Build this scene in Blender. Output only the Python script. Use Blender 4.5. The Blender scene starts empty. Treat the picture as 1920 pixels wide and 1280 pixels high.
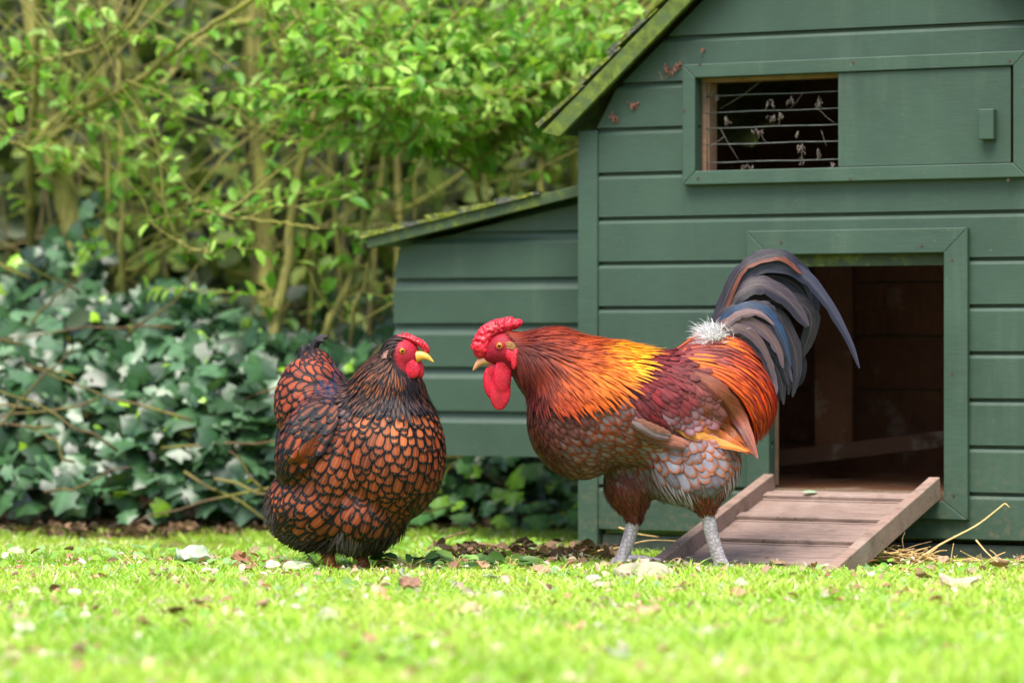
import bpy, math, random
import numpy as np
from mathutils import Vector, Matrix

random.seed(7)
RNG = np.random.default_rng(11)
R = math.radians
scene = bpy.context.scene
COL = scene.collection

# ------------------------------------------------------------------ camera
CAM_H, CAM_D, FPX = 0.43, 6.0, 6000.0      # height, distance to the birds, focal length in photo pixels
cam_data = bpy.data.cameras.new('camera')
cam = bpy.data.objects.new('camera', cam_data)
COL.objects.link(cam)
cam.location = (0, -CAM_D, CAM_H)
cam.rotation_euler = (R(90), 0, 0)
cam_data.sensor_width = 36
cam_data.lens = 36 * FPX / 1920
cam_data.clip_end = 500
cam_data.dof.use_dof = True
cam_data.dof.focus_distance = 5.97
cam_data.dof.aperture_fstop = 3.0
scene.camera = cam

# ------------------------------------------------------------------ light
SUN_EL, SUN_AZ = R(64), R(200)             # azimuth of the sun, measured from +Y clockwise
world = bpy.data.worlds.new('World')
scene.world = world
world.use_nodes = True
wn = world.node_tree
for n in list(wn.nodes): wn.nodes.remove(n)
sky = wn.nodes.new('ShaderNodeTexSky')
sky.sky_type = 'NISHITA'
sky.sun_disc = False
sky.sun_elevation = SUN_EL
sky.sun_rotation = SUN_AZ
sky.dust_density = 3.0
sky.air_density = 1.0
bg = wn.nodes.new('ShaderNodeBackground')
bg.inputs['Strength'].default_value = 0.15
wo = wn.nodes.new('ShaderNodeOutputWorld')
wn.links.new(sky.outputs[0], bg.inputs[0])
wn.links.new(bg.outputs[0], wo.inputs[0])

sun_data = bpy.data.lights.new('sun', 'SUN')
sun_data.energy = 2.8
sun_data.angle = R(38)
sun_data.color = (1.0, 0.95, 0.86)
sun = bpy.data.objects.new('sun', sun_data)
COL.objects.link(sun)
sd = Vector((math.sin(SUN_AZ) * math.cos(SUN_EL), math.cos(SUN_AZ) * math.cos(SUN_EL), math.sin(SUN_EL)))
sun.rotation_euler = (-sd).to_track_quat('-Z', 'Y').to_euler()

vs = scene.view_settings
vs.view_transform = 'Standard'
vs.look = 'None'
vs.exposure = 1.0
vs.gamma = 1.0
scene.render.engine = 'CYCLES'
scene.cycles.use_denoising = True
scene.cycles.max_bounces = 7
scene.cycles.transparent_max_bounces = 4

# ------------------------------------------------------------------ helpers
def lin(c):
    c = c / 255.0
    return c / 12.92 if c <= 0.04045 else ((c + 0.055) / 1.055) ** 2.4
def S(r, g, b, k=1.0):
    return np.array([lin(r) * k, lin(g) * k, lin(b) * k])
def W(px, py, d=6.0):
    """world point seen at photo pixel (px, py) at distance d"""
    return np.array([(px - 960) * d / FPX, d - CAM_D, CAM_H + (640 - py) * d / FPX])

def tag(o, label=None, cat=None, group=None, kind=None):
    if label: o['label'] = label
    if cat: o['category'] = cat
    if group: o['group'] = group
    if kind: o['kind'] = kind
    return o
def empty(name, loc=(0, 0, 0), rz=0.0):
    o = bpy.data.objects.new(name, None)
    o.empty_display_size = 0.05
    o.location = loc
    o.rotation_euler = (0, 0, rz)
    COL.objects.link(o)
    return o

class MB:
    """collects quads / tris / polys in numpy and builds ONE mesh object"""
    def __init__(s):
        s.v, s.f, s.n = [], [], 0
        s.at = {}
    def add(s, verts, faces, **attrs):
        verts = np.asarray(verts, float).reshape(-1, 3)
        faces = [np.asarray(f, int) for f in ([faces] if isinstance(faces, np.ndarray) else faces)]
        for f in faces:
            s.f.append(f.reshape(1, -1) + s.n if f.ndim == 1 else f + s.n)
        s.v.append(verts)
        for k, a in attrs.items():
            a = np.asarray(a, float)
            if a.ndim == 1 and len(a) != len(verts): a = np.tile(a, (len(verts), 1))
            s.at.setdefault(k, []).append(a)
        s.n += len(verts)
        return s
    def box(s, x0, x1, y0, y1, z0, z1, M=None, **attrs):
        v = np.array([(x0, y0, z0), (x1, y0, z0), (x1, y1, z0), (x0, y1, z0), (x0, y0, z1), (x1, y0, z1), (x1, y1, z1), (x0, y1, z1)], float)
        if M is not None: v = v @ np.array(M)[:3, :3].T + np.array(M)[:3, 3]
        f = np.array([(0, 3, 2, 1), (4, 5, 6, 7), (0, 1, 5, 4), (1, 2, 6, 5), (2, 3, 7, 6), (3, 0, 4, 7)])
        return s.add(v, f, **attrs)
    def prism(s, poly, y0, y1, **attrs):
        """polygon in (x, z), counter-clockwise seen from -y, extruded from y0 (front) to y1"""
        n = len(poly)
        v = [(x, y0, z) for x, z in poly] + [(x, y1, z) for x, z in poly]
        f = [np.arange(n), np.arange(2 * n - 1, n - 1, -1)]
        for i in range(n):
            j = (i + 1) % n
            f.append(np.array([j, i, i + n, j + n]))
        return s.add(v, f, **attrs)
    def tube(s, pts, rad, k=8, cap=True, **attrs):
        P = np.asarray(pts, float); n = len(P)
        r = np.broadcast_to(np.asarray(rad, float), (n,))
        T = np.gradient(P, axis=0); T /= np.linalg.norm(T, axis=1)[:, None] + 1e-12
        ref = np.array([0.0, 0, 1]) if abs(T[0][2]) < 0.9 else np.array([1.0, 0, 0])
        rings = []
        u = np.cross(ref, T[0]); u /= np.linalg.norm(u)
        for i in range(n):
            u = u - T[i] * (u @ T[i]); u /= np.linalg.norm(u) + 1e-12
            w = np.cross(T[i], u)
            a = np.arange(k) * 2 * np.pi / k
            rings.append(P[i] + r[i] * (np.cos(a)[:, None] * u + np.sin(a)[:, None] * w))
        v = np.concatenate(rings)
        i, j = np.meshgrid(np.arange(n - 1), np.arange(k), indexing='ij')
        j2 = (j + 1) % k
        q = np.stack([i * k + j, i * k + j2, (i + 1) * k + j2, (i + 1) * k + j], -1).reshape(-1, 4)
        f = [q]
        if cap: f += [np.arange(k)[::-1], np.arange(k) + (n - 1) * k]
        return s.add(v, f, **attrs)
    def ball(s, c, r, nu=12, nv=8, M=None, **attrs):
        r = np.broadcast_to(np.asarray(r, float), (3,))
        th = np.linspace(0, np.pi, nv + 1); ph = np.arange(nu) * 2 * np.pi / nu
        v = np.array([(math.sin(t) * math.cos(p), math.sin(t) * math.sin(p), math.cos(t)) for t in th for p in ph]) * r
        if M is not None: v = v @ np.array(M)[:3, :3].T
        v = v + np.asarray(c)
        i, j = np.meshgrid(np.arange(nv), np.arange(nu), indexing='ij')
        j2 = (j + 1) % nu
        q = np.stack([i * nu + j, (i + 1) * nu + j, (i + 1) * nu + j2, i * nu + j2], -1).reshape(-1, 4)
        return s.add(v, q, **attrs)
    def build(s, name, mat, parent=None, smooth=True, offset=None, loc=None, uv=None):
        V = np.concatenate(s.v)
        if offset is not None: V = V - np.asarray(offset)
        me = bpy.data.meshes.new(name)
        me.vertices.add(len(V)); me.vertices.foreach_set('co', V.astype(np.float32).ravel())
        lv = np.concatenate([f.ravel() for f in s.f])
        lt = np.concatenate([np.full(len(f), f.shape[1]) for f in s.f])
        ls = np.concatenate([[0], np.cumsum(lt)[:-1]])
        me.loops.add(len(lv)); me.loops.foreach_set('vertex_index', lv.astype(np.int32))
        me.polygons.add(len(lt)); me.polygons.foreach_set('loop_start', ls.astype(np.int32))
        me.update(calc_edges=True)
        me.polygons.foreach_set('use_smooth', np.full(len(lt), smooth))
        for k, al in s.at.items():
            A = np.concatenate(al)
            if len(A) != len(V): continue
            if A.ndim == 1:
                a = me.attributes.new(k, 'FLOAT', 'POINT'); a.data.foreach_set('value', A.astype(np.float32))
            elif A.shape[1] == 2:
                a = me.attributes.new(k, 'FLOAT2', 'POINT'); a.data.foreach_set('vector', A.astype(np.float32).ravel())
            else:
                a = me.attributes.new(k, 'FLOAT_COLOR', 'POINT')
                a.data.foreach_set('color', np.c_[A, np.ones(len(A))].astype(np.float32).ravel())
        me.validate()
        me.materials.append(mat)
        o = bpy.data.objects.new(name, me)
        COL.objects.link(o)
        if parent is not None: o.parent = parent
        if loc is not None: o.location = loc
        return o

def bevel(o, w=0.002, seg=2):
    m = o.modifiers.new('bevel', 'BEVEL'); m.width = w; m.segments = seg; m.limit_method = 'ANGLE'; m.angle_limit = R(40)
    return o
def catmull(P, n):
    P = np.asarray(P, float)
    Q = np.concatenate([[2 * P[0] - P[1]], P, [2 * P[-1] - P[-2]]])
    m = len(P) - 1
    t = np.linspace(0, m, n); i = np.minimum(t.astype(int), m - 1); u = (t - i)[:, None]
    a, b, c, d = Q[i], Q[i + 1], Q[i + 2], Q[i + 3]
    return 0.5 * (2 * b + (c - a) * u + (2 * a - 5 * b + 4 * c - d) * u ** 2 + (3 * b - a - 3 * c + d) * u ** 3)

# ------------------------------------------------------------------ materials
class NT:
    def __init__(s, name):
        s.m = bpy.data.materials.new(name); s.m.use_nodes = True
        s.t = s.m.node_tree
        for n in list(s.t.nodes): s.t.nodes.remove(n)
        s.out = s.N('OutputMaterial')
    def N(s, typ, **kw):
        n = s.t.nodes.new('ShaderNode' + typ)
        for k, v in kw.items():
            if k.startswith('i_'):
                key = k[2:]
                key = int(key) if key.isdigit() else key.replace('_', ' ')
                inp = n.inputs[key]
                if hasattr(v, 'is_output') or isinstance(v, bpy.types.NodeSocket): s.t.links.new(v, inp)
                elif isinstance(v, np.ndarray) or isinstance(v, tuple) and len(v) == 3 and inp.type == 'RGBA':
                    inp.default_value = (*[float(x) for x in v], 1) if inp.type == 'RGBA' else tuple(v)
                else: inp.default_value = v
            else: setattr(n, k, v)
        return n
    def L(s, a, b): s.t.links.new(a, b)
    def math(s, op, a, b=None, c=None, clamp=False):
        n = s.N('Math', operation=op); n.use_clamp = clamp
        for i, x in enumerate((a, b, c)):
            if x is None: continue
            if isinstance(x, bpy.types.NodeSocket): s.L(x, n.inputs[i])
            else: n.inputs[i].default_value = x
        return n.outputs[0]
    def mix(s, f, a, b, mode='MIX'):
        n = s.N('MixRGB', blend_type=mode)
        for i, x in enumerate((f, a, b)):
            if isinstance(x, bpy.types.NodeSocket): s.L(x, n.inputs[i])
            elif i == 0: n.inputs[0].default_value = x
            else: n.inputs[i].default_value = (*[float(q) for q in x], 1)
        return n.outputs[0]
    def noise(s, scale, detail=4, vec=None, rough=0.55, dist=0.0):
        n = s.N('TexNoise', i_Scale=scale, i_Detail=detail, i_Roughness=rough, i_Distortion=dist)
        if vec is not None: s.L(vec, n.inputs['Vector'])
        return n.outputs[0]
    def ramp(s, f, stops):
        n = s.N('ValToRGB'); s.L(f, n.inputs[0])
        e = n.color_ramp.elements
        while len(e) < len(stops): e.new(0.5)
        for x, (p, c) in zip(e, stops):
            x.position = p; x.color = (*[float(q) for q in c], 1) if not np.isscalar(c) else (c, c, c, 1)
        return n.outputs[0]
    def obj(s, scale=(1, 1, 1)):
        tc = s.N('TexCoord'); mp = s.N('Mapping'); mp.inputs['Scale'].default_value = scale
        s.L(tc.outputs['Object'], mp.inputs['Vector']); return mp.outputs[0]
    def attr(s, name, out='Color'):
        return s.N('Attribute', attribute_name=name).outputs[out]
    def bump(s, h, strength=0.3, dist=0.002):
        return s.N('Bump', i_Strength=strength, i_Distance=dist, i_Height=h).outputs[0]
    def pbr(s, col, rough=0.5, spec=0.5, normal=None, **kw):
        p = s.N('BsdfPrincipled')
        for k, v in (('Base Color', col), ('Roughness', rough), ('Specular IOR Level', spec), ('Normal', normal), *[(a.replace('_', ' '), b) for a, b in kw.items()]):
            if v is None: continue
            if isinstance(v, bpy.types.NodeSocket): s.L(v, p.inputs[k])
            elif k.endswith('Color') or isinstance(v, (np.ndarray, tuple)):
                p.inputs[k].default_value = (*[float(q) for q in v], 1) if p.inputs[k].type == 'RGBA' else tuple(v)
            else: p.inputs[k].default_value = v
        return p.outputs[0]
    def done(s, sh):
        s.L(sh, s.out.inputs[0]); return s.m
    def leafy(s, col, rough=0.45, spec=0.5, trans=0.35, normal=None, tcol=None):
        a = s.pbr(col, rough, spec, normal)
        t = s.N('BsdfTranslucent')
        tc = s.mix(1.0, tcol if tcol is not None else col, (1.0, 1.0, 0.55), 'MULTIPLY')
        s.L(tc, t.inputs[0])
        m = s.N('MixShader'); m.inputs[0].default_value = trans
        s.L(a, m.inputs[1]); s.L(t.outputs[0], m.inputs[2])
        return s.done(m.outputs[0])
# ================================================================== ground and lawn
def mat_ground():
    m = NT('ground_soil'); v = m.obj()
    n1 = m.noise(2.2, 5, v); n2 = m.noise(45, 4, v); n3 = m.noise(11, 3, v)
    soil = m.ramp(n2, [(0.3, S(58, 44, 34)), (0.6, S(104, 84, 64)), (0.8, S(140, 118, 92))])
    moss = m.ramp(n2, [(0.3, S(70, 92, 22)), (0.65, S(128, 150, 36)), (0.85, S(165, 172, 70))])
    f = m.ramp(n3, [(0.36, 0.0), (0.50, 1.0)])
    tc = m.N('TexCoord'); sp = m.N('SeparateXYZ'); m.L(tc.outputs['Object'], sp.inputs[0])
    # the mown part is mossy, the bed behind it is bare earth
    edge = m.math('ADD', sp.outputs['Y'], m.math('MULTIPLY', n1, 0.7))
    bed = m.math('SMOOTH_MIN', 1.0, m.math('MAXIMUM', 0.0, m.math('MULTIPLY', m.math('SUBTRACT', edge, 1.75), 5)), 0.05)
    c = m.mix(f, soil, moss)
    bed = m.math('MULTIPLY', bed, m.math('LESS_THAN', sp.outputs['Y'], 4.6))
    c = m.mix(bed, c, soil)
    return m.done(m.pbr(c, 0.9, 0.2, m.bump(n2, 0.8, 0.01)))
def ground_z(x, y):
    """lawn falls gently away behind the birds"""
    t = np.clip((np.asarray(y) - 0.10) / 0.9, 0, 1)
    return -0.022 * t * t * (3 - 2 * t) + 0.004 * np.sin(7 * np.asarray(x) + 3 * np.asarray(y)) * np.clip(1 - np.abs(np.asarray(y)) / 6, 0, 1)
gx = np.concatenate([[-300, -60, -20, -8], np.linspace(-4, 4, 81), [8, 20, 60, 300]])
gy = np.concatenate([[-60, -20, -8], np.linspace(-5, 5, 101), [8, 14, 30, 80, 300]])
GX, GY = np.meshgrid(gx, gy, indexing='ij')
gv = np.stack([GX, GY, ground_z(GX, GY)], -1).reshape(-1, 3)
i, j = np.meshgrid(np.arange(len(gx) - 1), np.arange(len(gy) - 1), indexing='ij')
ny = len(gy)
gq = np.stack([i * ny + j, (i + 1) * ny + j, (i + 1) * ny + j + 1, i * ny + j + 1], -1).reshape(-1, 4)
g = MB().add(gv, gq).build('ground', mat_ground())
tag(g, kind='structure')

def mat_grass():
    m = NT('grass_blade')
    c = m.attr('col')
    return m.leafy(c, 0.4, 0.45, 0.4)
def value_noise(x, y, f, seed=0):
    r = np.random.default_rng(seed).random((64, 64))
    u, v = x * f + 1000, y * f + 1000
    a, b = np.floor(u).astype(int), np.floor(v).astype(int); s, t = u - a, v - b
    s, t = s * s * (3 - 2 * s), t * t * (3 - 2 * t)
    g = lambda p, q: r[p % 64, q % 64]
    return (g(a, b) * (1 - s) + g(a + 1, b) * s) * (1 - t) + (g(a, b + 1) * (1 - s) + g(a + 1, b + 1) * s) * t
def blades(mb, x, y, h, w, cols, lean=0.5):
    n = len(x)
    az = RNG.random(n) * 2 * np.pi
    d = np.stack([np.cos(az), np.sin(az)], 1)
    az2 = RNG.random(n) * 2 * np.pi
    s = np.stack([np.cos(az2), np.sin(az2), np.zeros(n)], 1)
    ln = lean * h * (0.3 + RNG.random(n))
    z0 = ground_z(x, y)
    rows = []
    for t, ww in ((0, 0.8), (0.4, 1.0), (0.75, 0.7)):
        c = np.stack([x + d[:, 0] * ln * t ** 1.8, y + d[:, 1] * ln * t ** 1.8, z0 + h * t * (1 - 0.12 * t)], 1)
        rows += [c - s * (w * ww / 2)[:, None], c + s * (w * ww / 2)[:, None]]
    tip = np.stack([x + d[:, 0] * ln, y + d[:, 1] * ln, z0 + h * 0.88], 1)
    V = np.stack(rows + [tip], 1).reshape(-1, 3)
    b = (np.arange(n) * 7)[:, None]
    q = np.concatenate([b + np.array([0, 1, 3, 2]), b + np.array([2, 3, 5, 4])])
    t3 = b + np.array([4, 5, 6])
    mb.add(V, [q, t3], col=np.repeat(cols, 7, axis=0))
def blade_cols(x, y):
    n = len(x)
    a, b, c, d = S(172, 212, 66), S(104, 176, 66), S(216, 232, 120), S(234, 226, 184)
    k = value_noise(x, y, 6, 3) * 0.45 + value_noise(x, y, 19, 6) * 0.35 + RNG.random(n) * 0.35
    col = np.where((k < 0.45)[:, None], b + (a - b) * (k / 0.45)[:, None], a + (c - a) * np.clip((k - 0.45) / 0.6, 0, 1)[:, None])
    dry = RNG.random(n) < 0.09
    col[dry] = d
    return col * (0.85 + 0.3 * RNG.random((n, 1)))
mb = MB()
n = 150000
y = -2.15 + RNG.random(n) * 2.27
hw = (y + 6) * 0.16 + 0.12
x = (RNG.random(n) * 2 - 1) * hw
keep = RNG.random(n) < np.clip(hw / 1.08, 0, 1) * (0.62 + 0.38 * (value_noise(x, y, 9, 5) > 0.35))
x, y = x[keep], y[keep]
nearb = y > -0.3
h = (0.008 + 0.017 * RNG.random(len(x)) ** 1.5) * (0.7 + 0.7 * value_noise(x, y, 7, 9)) * np.clip(0.95 - y * 0.35, 0.62, 1.7) * np.where((y > -.16), .72, 1.0)
blades(mb, x, y, h, 0.0020 + 0.0020 * RNG.random(len(x)) ** 1.5, blade_cols(x, y), 0.8)
n = 3200     # a few longer wispy blades
y = -2.1 + RNG.random(n) * 1.95
x = (RNG.random(n) * 2 - 1) * ((y + 6) * .16 + .1)
blades(mb, x, y, 0.022 + 0.022 * RNG.random(n), 0.0016 + 0.0014 * RNG.random(n), blade_cols(x, y) * 1.05, 1.0)
n = 60000    # the lawn runs on past the picture, a little thinner
y = -2.6 + RNG.random(n) * 3.4
x = (RNG.random(n) * 2 - 1) * 2.6
keep = (np.abs(x) > (y + 6) * .16 + .1) & ~((x > .1) & (y > .25)) 
x, y = x[keep], y[keep]
blades(mb, x, y, 0.012 + 0.02 * RNG.random(len(x)), 0.004 + 0.002 * RNG.random(len(x)), blade_cols(x, y), 0.8)
# thinner mossy turf behind the birds
n = 52000
y = 0.10 + RNG.random(n) * 1.6
x = -1.4 + RNG.random(n) * 2.1
ed = value_noise(x, y, 3, 12)
keep = (ed > 0.26) & (y < 1.42 + 0.4 * value_noise(x, y, 2, 8) + np.clip(x + .3, 0, 1) * 0.6) & ~((x > -0.12) & (x < 0.25) & (y < 0.55) & (y > .15) & (ed < 0.66))
x, y = x[keep], y[keep]
blades(mb, x, y, 0.006 + 0.020 * RNG.random(len(x)) ** 3, 0.0022 + 0.0016 * RNG.random(len(x)), blade_cols(x, y) * 0.85, 0.9)
lawn = mb.build('lawn_grass', mat_grass(), smooth=False)
tag(lawn, 'short bright green grass of the lawn under and before the two chickens', 'grass', kind='stuff')

# small round weed leaves and moss tufts woven through the turf
def mat_weed():
    m = NT('turf_weed')
    return m.leafy(m.attr('col'), 0.45, 0.4, 0.4)
mbw = MB(); n = 4200
y = -2.1 + RNG.random(n) * 3.2
x = (RNG.random(n) * 2 - 1) * ((y + 6) * 0.16 + 0.1)
keep = (value_noise(x, y, 5, 31) > 0.42) & ~((y > .3) & (x > .1))
x, y = x[keep], y[keep]; n = len(x)
k = 7
a0 = RNG.random(n) * 6.28; r = (0.004 + 0.006 * RNG.random(n)) * np.where(y < -1, 1.2, 1.0)
ang = a0[:, None] + np.arange(k)[None] * 2 * np.pi / k
tiltv = RNG.normal(0, .35, (n, 2))
cx, cy = np.cos(ang) * r[:, None], np.sin(ang) * r[:, None] * 0.7
zz = ground_z(x, y)[:, None] + (0.006 + 0.014 * RNG.random((n, 1))) + cx * tiltv[:, :1] + cy * (0.4 + tiltv[:, 1:])
V = np.stack([x[:, None] + cx, y[:, None] + cy, zz], -1).reshape(-1, 3)
wc = [S(116, 170, 60), S(140, 192, 76), S(156, 196, 70), S(150, 190, 120)]
wc = np.array(wc)[RNG.integers(0, 4, n)] * (0.7 + 0.5 * RNG.random((n, 1)))
mbw.add(V, np.arange(n * k).reshape(n, k), col=np.repeat(wc, k, axis=0))
o = mbw.build('lawn_weeds', mat_weed(), smooth=False)
tag(o, 'small round weed leaves growing low through the lawn', 'weeds', kind='stuff')
# ================================================================== coop
def mat_paint(name, base, moss=0.0, wear=0.22):
    m = NT(name); v = m.obj((1, 1, 1)); vg = m.obj((3, 30, 60))
    n1 = m.noise(3.5, 5, v); gr = m.noise(9, 4, vg); sp = m.noise(140, 2, v)
    b = np.array(base)
    c = m.ramp(n1, [(0.3, b * 0.76), (0.55, b), (0.75, b * 1.22)])
    c = m.mix(m.math('MULTIPLY', m.ramp(gr, [(0.45, 0.0), (0.8, 1.0)]), wear), c, b * 1.9 + 0.03)
    c = m.mix(m.ramp(sp, [(0.73, 0.0), (0.77, 0.6)]), c, S(150, 140, 120))
    c = m.mix(m.ramp(m.noise(34, 6, v, 0.7), [(0.62, 0.0), (0.72, 0.35)]), c, b * 0.45)
    c = m.mix(m.ramp(m.noise(14, 5, m.obj((1, 1, .12)), 0.65), [(0.55, 0.0), (0.8, 0.10)]), c, S(150, 156, 140))
    sz = m.N('SeparateXYZ'); m.L(v, sz.inputs[0])
    low = m.math('MULTIPLY_ADD', sz.outputs['Z'], -4.5, 1.0, clamp=True)
    spl = m.ramp(m.noise(55, 5, v, 0.75), [(0.50, 0.0), (0.66, 1.0)])
    c = m.mix(m.math('MULTIPLY', m.math('MULTIPLY', low, spl), 0.7), c, S(112, 100, 78))
    if moss:
        mn = m.noise(22, 6, v, 0.7)
        mc = m.ramp(m.noise(60, 3, v), [(0.3, S(66, 80, 22)), (0.6, S(104, 120, 36)), (0.8, S(140, 142, 66))])
        c = m.mix(m.ramp(mn, [(0.60 - moss * 0.25, 0.0), (0.70 - moss * 0.22, 0.9)]), c, mc)
    return m.done(m.pbr(c, 0.48, 0.4, m.bump(gr, 0.18, 0.001)))
GREEN = S(64, 88, 73) * 0.74
M_PAINT = mat_paint('green_paint', GREEN)
M_PAINT2 = mat_paint('green_paint_trim', GREEN * 1.08)
M_MOSSY = mat_paint('mossy_green_paint', S(80, 100, 52) * .85, moss=0.68)
M_MOSSY2 = mat_paint('lichen_green_paint', S(66, 84, 56) * .85, moss=0.5)
def mat_felt():
    m = NT('mossy_roof_felt'); v = m.obj()
    n = m.noise(26, 6, v, 0.7); n2 = m.noise(90, 3, v)
    c = m.ramp(n2, [(0.3, S(60, 66, 62)), (0.7, S(104, 106, 94))])
    mc = m.ramp(n2, [(0.3, S(70, 80, 30)), (0.55, S(112, 122, 44)), (0.8, S(160, 154, 90))])
    c = m.mix(m.ramp(n, [(0.42, 0.0), (0.55, 1.0)]), c, mc)
    return m.done(m.pbr(c, 0.9, 0.2, m.bump(n2, 1.0, 0.006)))
M_FELT = mat_felt()
def mat_wood(name, a, b, rough=0.75, spec=0.25, axis=(2.5, 40, 40)):
    m = NT(name); v = m.obj(axis); w = m.obj()
    g = m.noise(7, 6, v, 0.65, 0.4); n = m.noise(9, 4, w); sp = m.noise(110, 3, w)
    c = m.ramp(g, [(0.25, np.array(a)), (0.7, np.array(b))])
    c = m.mix(m.math('MULTIPLY', m.ramp(n, [(0.4, 0.0), (0.75, 1.0)]), 0.35), c, np.array(b) * 1.35 + 0.01)
    c = m.mix(m.ramp(sp, [(0.66, 0.0), (0.72, 0.7)]), c, np.array(a) * 0.4)
    c = m.mix(m.ramp(m.noise(16, 6, w, 0.7), [(0.52, 0.0), (0.70, 0.6)]), c, np.array(a) * 0.55 + S(60, 66, 50) * .25)
    c = m.mix(m.ramp(m.noise(6, 5, w, 0.7), [(0.55, 0.0), (0.72, 0.4)]), c, S(176, 166, 152))
    return m.done(m.pbr(c, rough, spec, m.bump(g, 0.4, 0.002)))
M_RAMP = mat_wood('weathered_red_brown_boards', S(106, 86, 79), S(156, 134, 123))
M_RAIL = mat_wood('weathered_rail_wood', S(104, 82, 74), S(160, 134, 120))
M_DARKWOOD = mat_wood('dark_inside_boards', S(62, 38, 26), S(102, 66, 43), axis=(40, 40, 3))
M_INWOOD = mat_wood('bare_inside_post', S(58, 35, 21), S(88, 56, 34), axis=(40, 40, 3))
M_REV = mat_wood('bare_reveal', S(96, 80, 62), S(134, 114, 90), axis=(40, 40, 3))
M_BLACK = NT('dark_gap'); M_BLACK = M_BLACK.done(M_BLACK.pbr(S(28, 24, 20), 0.9, 0.1))
def mat_simple(name, col, rough=0.5, spec=0.5, var=0.25, sc=60, bs=0.2, **kw):
    m = NT(name); v = m.obj(); n = m.noise(sc, 4, v)
    c = np.array(col)
    cc = m.ramp(n, [(0.3, c * (1 - var)), (0.7, c * (1 + var))])
    return m.done(m.pbr(cc, rough, spec, m.bump(n, bs, 0.001), **kw))
M_WIRE = mat_simple('galvanised_wire', S(98, 102, 98), 0.45, 0.5)
M_WEB = mat_simple('dusty_web', S(128, 116, 108), 0.9, 0.1)
M_SCREW = mat_simple('rusty_screw', S(70, 52, 40), 0.6, 0.5)

YAW = R(26)
ca, sa = math.cos(YAW), math.sin(YAW)
DQ = 6.5; XQ = (1600 - 960) / FPX * DQ
Scorner = None
def plane_s(px, X0, d0):
    k = (px - 960) / FPX
    return (k * d0 - X0) / (ca + k * sa)
s0 = plane_s(1085, XQ, DQ)
OX, OD = XQ + ca * s0, DQ - sa * s0          # front left corner of the coop
coop = empty('chicken_coop', (OX, OD - CAM_D, 0), -YAW)
tag(coop, 'dark green wooden chicken house with gable roof, open doorway and side nest box', 'chicken coop')
def cp(px, py, back=0.0):
    """photo pixel -> (along the front, up) in the plane lying `back` behind the front"""
    X0, d0 = OX + sa * back, OD + ca * back
    s = plane_s(px, X0, d0); d = d0 - sa * s
    return s, CAM_H + (640 - py) * d / FPX
dcx = 0.5 * (cp(1405, 700)[0] + cp(1808, 700)[0])
WID = 2 * dcx
print('coop width', WID, 'door', cp(1405, 440), cp(1808, 970), 'win', cp(1285, 115), cp(1900, 350), 'rake', cp(1219, 103), cp(1319, 0))
# --- layout of the front (all in metres from the front left corner)
DX0, DX1 = cp(1447, 700)[0], cp(1774, 700)[0]      # door opening
DZ0, DZ1 = cp(1600, 913)[1], cp(1600, 476)[1]
WX0, WX1 = cp(1310, 230)[0], cp(1905, 230)[0]      # window opening
WZ0, WZ1 = cp(1450, 318)[1], cp(1450, 142)[1]
SP = 0.0937
ZL = [0.691 + SP * k for k in range(-7, 13)]
r0, r1 = cp(1219, 103), cp(1319, 0)
SLOPE = (r1[1] - r0[1]) / (r1[0] - r0[0])
EAVE_Z = r0[1] - SLOPE * r0[0]                    # height of the rake line at the wall corner
APEX = EAVE_Z + SLOPE * dcx
print('slope', SLOPE, 'eave', EAVE_Z, 'apex', APEX, 'door z', DZ0, DZ1, 'win', WZ0, WZ1)
def rake(x): return EAVE_Z + SLOPE * min(x, WID - x)
POST = 0.046
def board(mb, z0, z1, xa, xb, depth=0.018, curved=False):
    """one weatherboard between heights z0 and z1, cut by the gable"""
    g = 0.0055
    if curved:
        prof = [(0.0, z0 + 0.001), (0.0, z1 - 0.026), (0.003, z1 - 0.021), (0.0085, z1 - 0.014), (0.0115, z1 - 0.004), (0.012, z1)]
    else:
        prof = [(0.0, z0 + 0.001), (0.0, z1 - 0.014), (0.0012, z1 - 0.0105), (0.005, z1 - 0.0065), (0.0125, z1 - 0.0055), (0.0125, z1)]
    V = []
    for d, z in prof:
        V += [(xa(z), d, z), (xb(z), d, z)]
    V += [(xa(z1), depth, z1), (xb(z1), depth, z1), (xa(z0), depth, z0 + 0.001), (xb(z0), depth, z0 + 0.001)]
    n = len(V) // 2
    f = []
    for i in range(n):
        j = (i + 1) % n
        f.append((2 * i, 2 * i + 1, 2 * j + 1, 2 * j))
    mb.add(V, [np.array(f), np.array([2 * i for i in range(n)]), np.array([2 * i + 1 for i in range(n)])[::-1]])
mb = MB()
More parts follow.
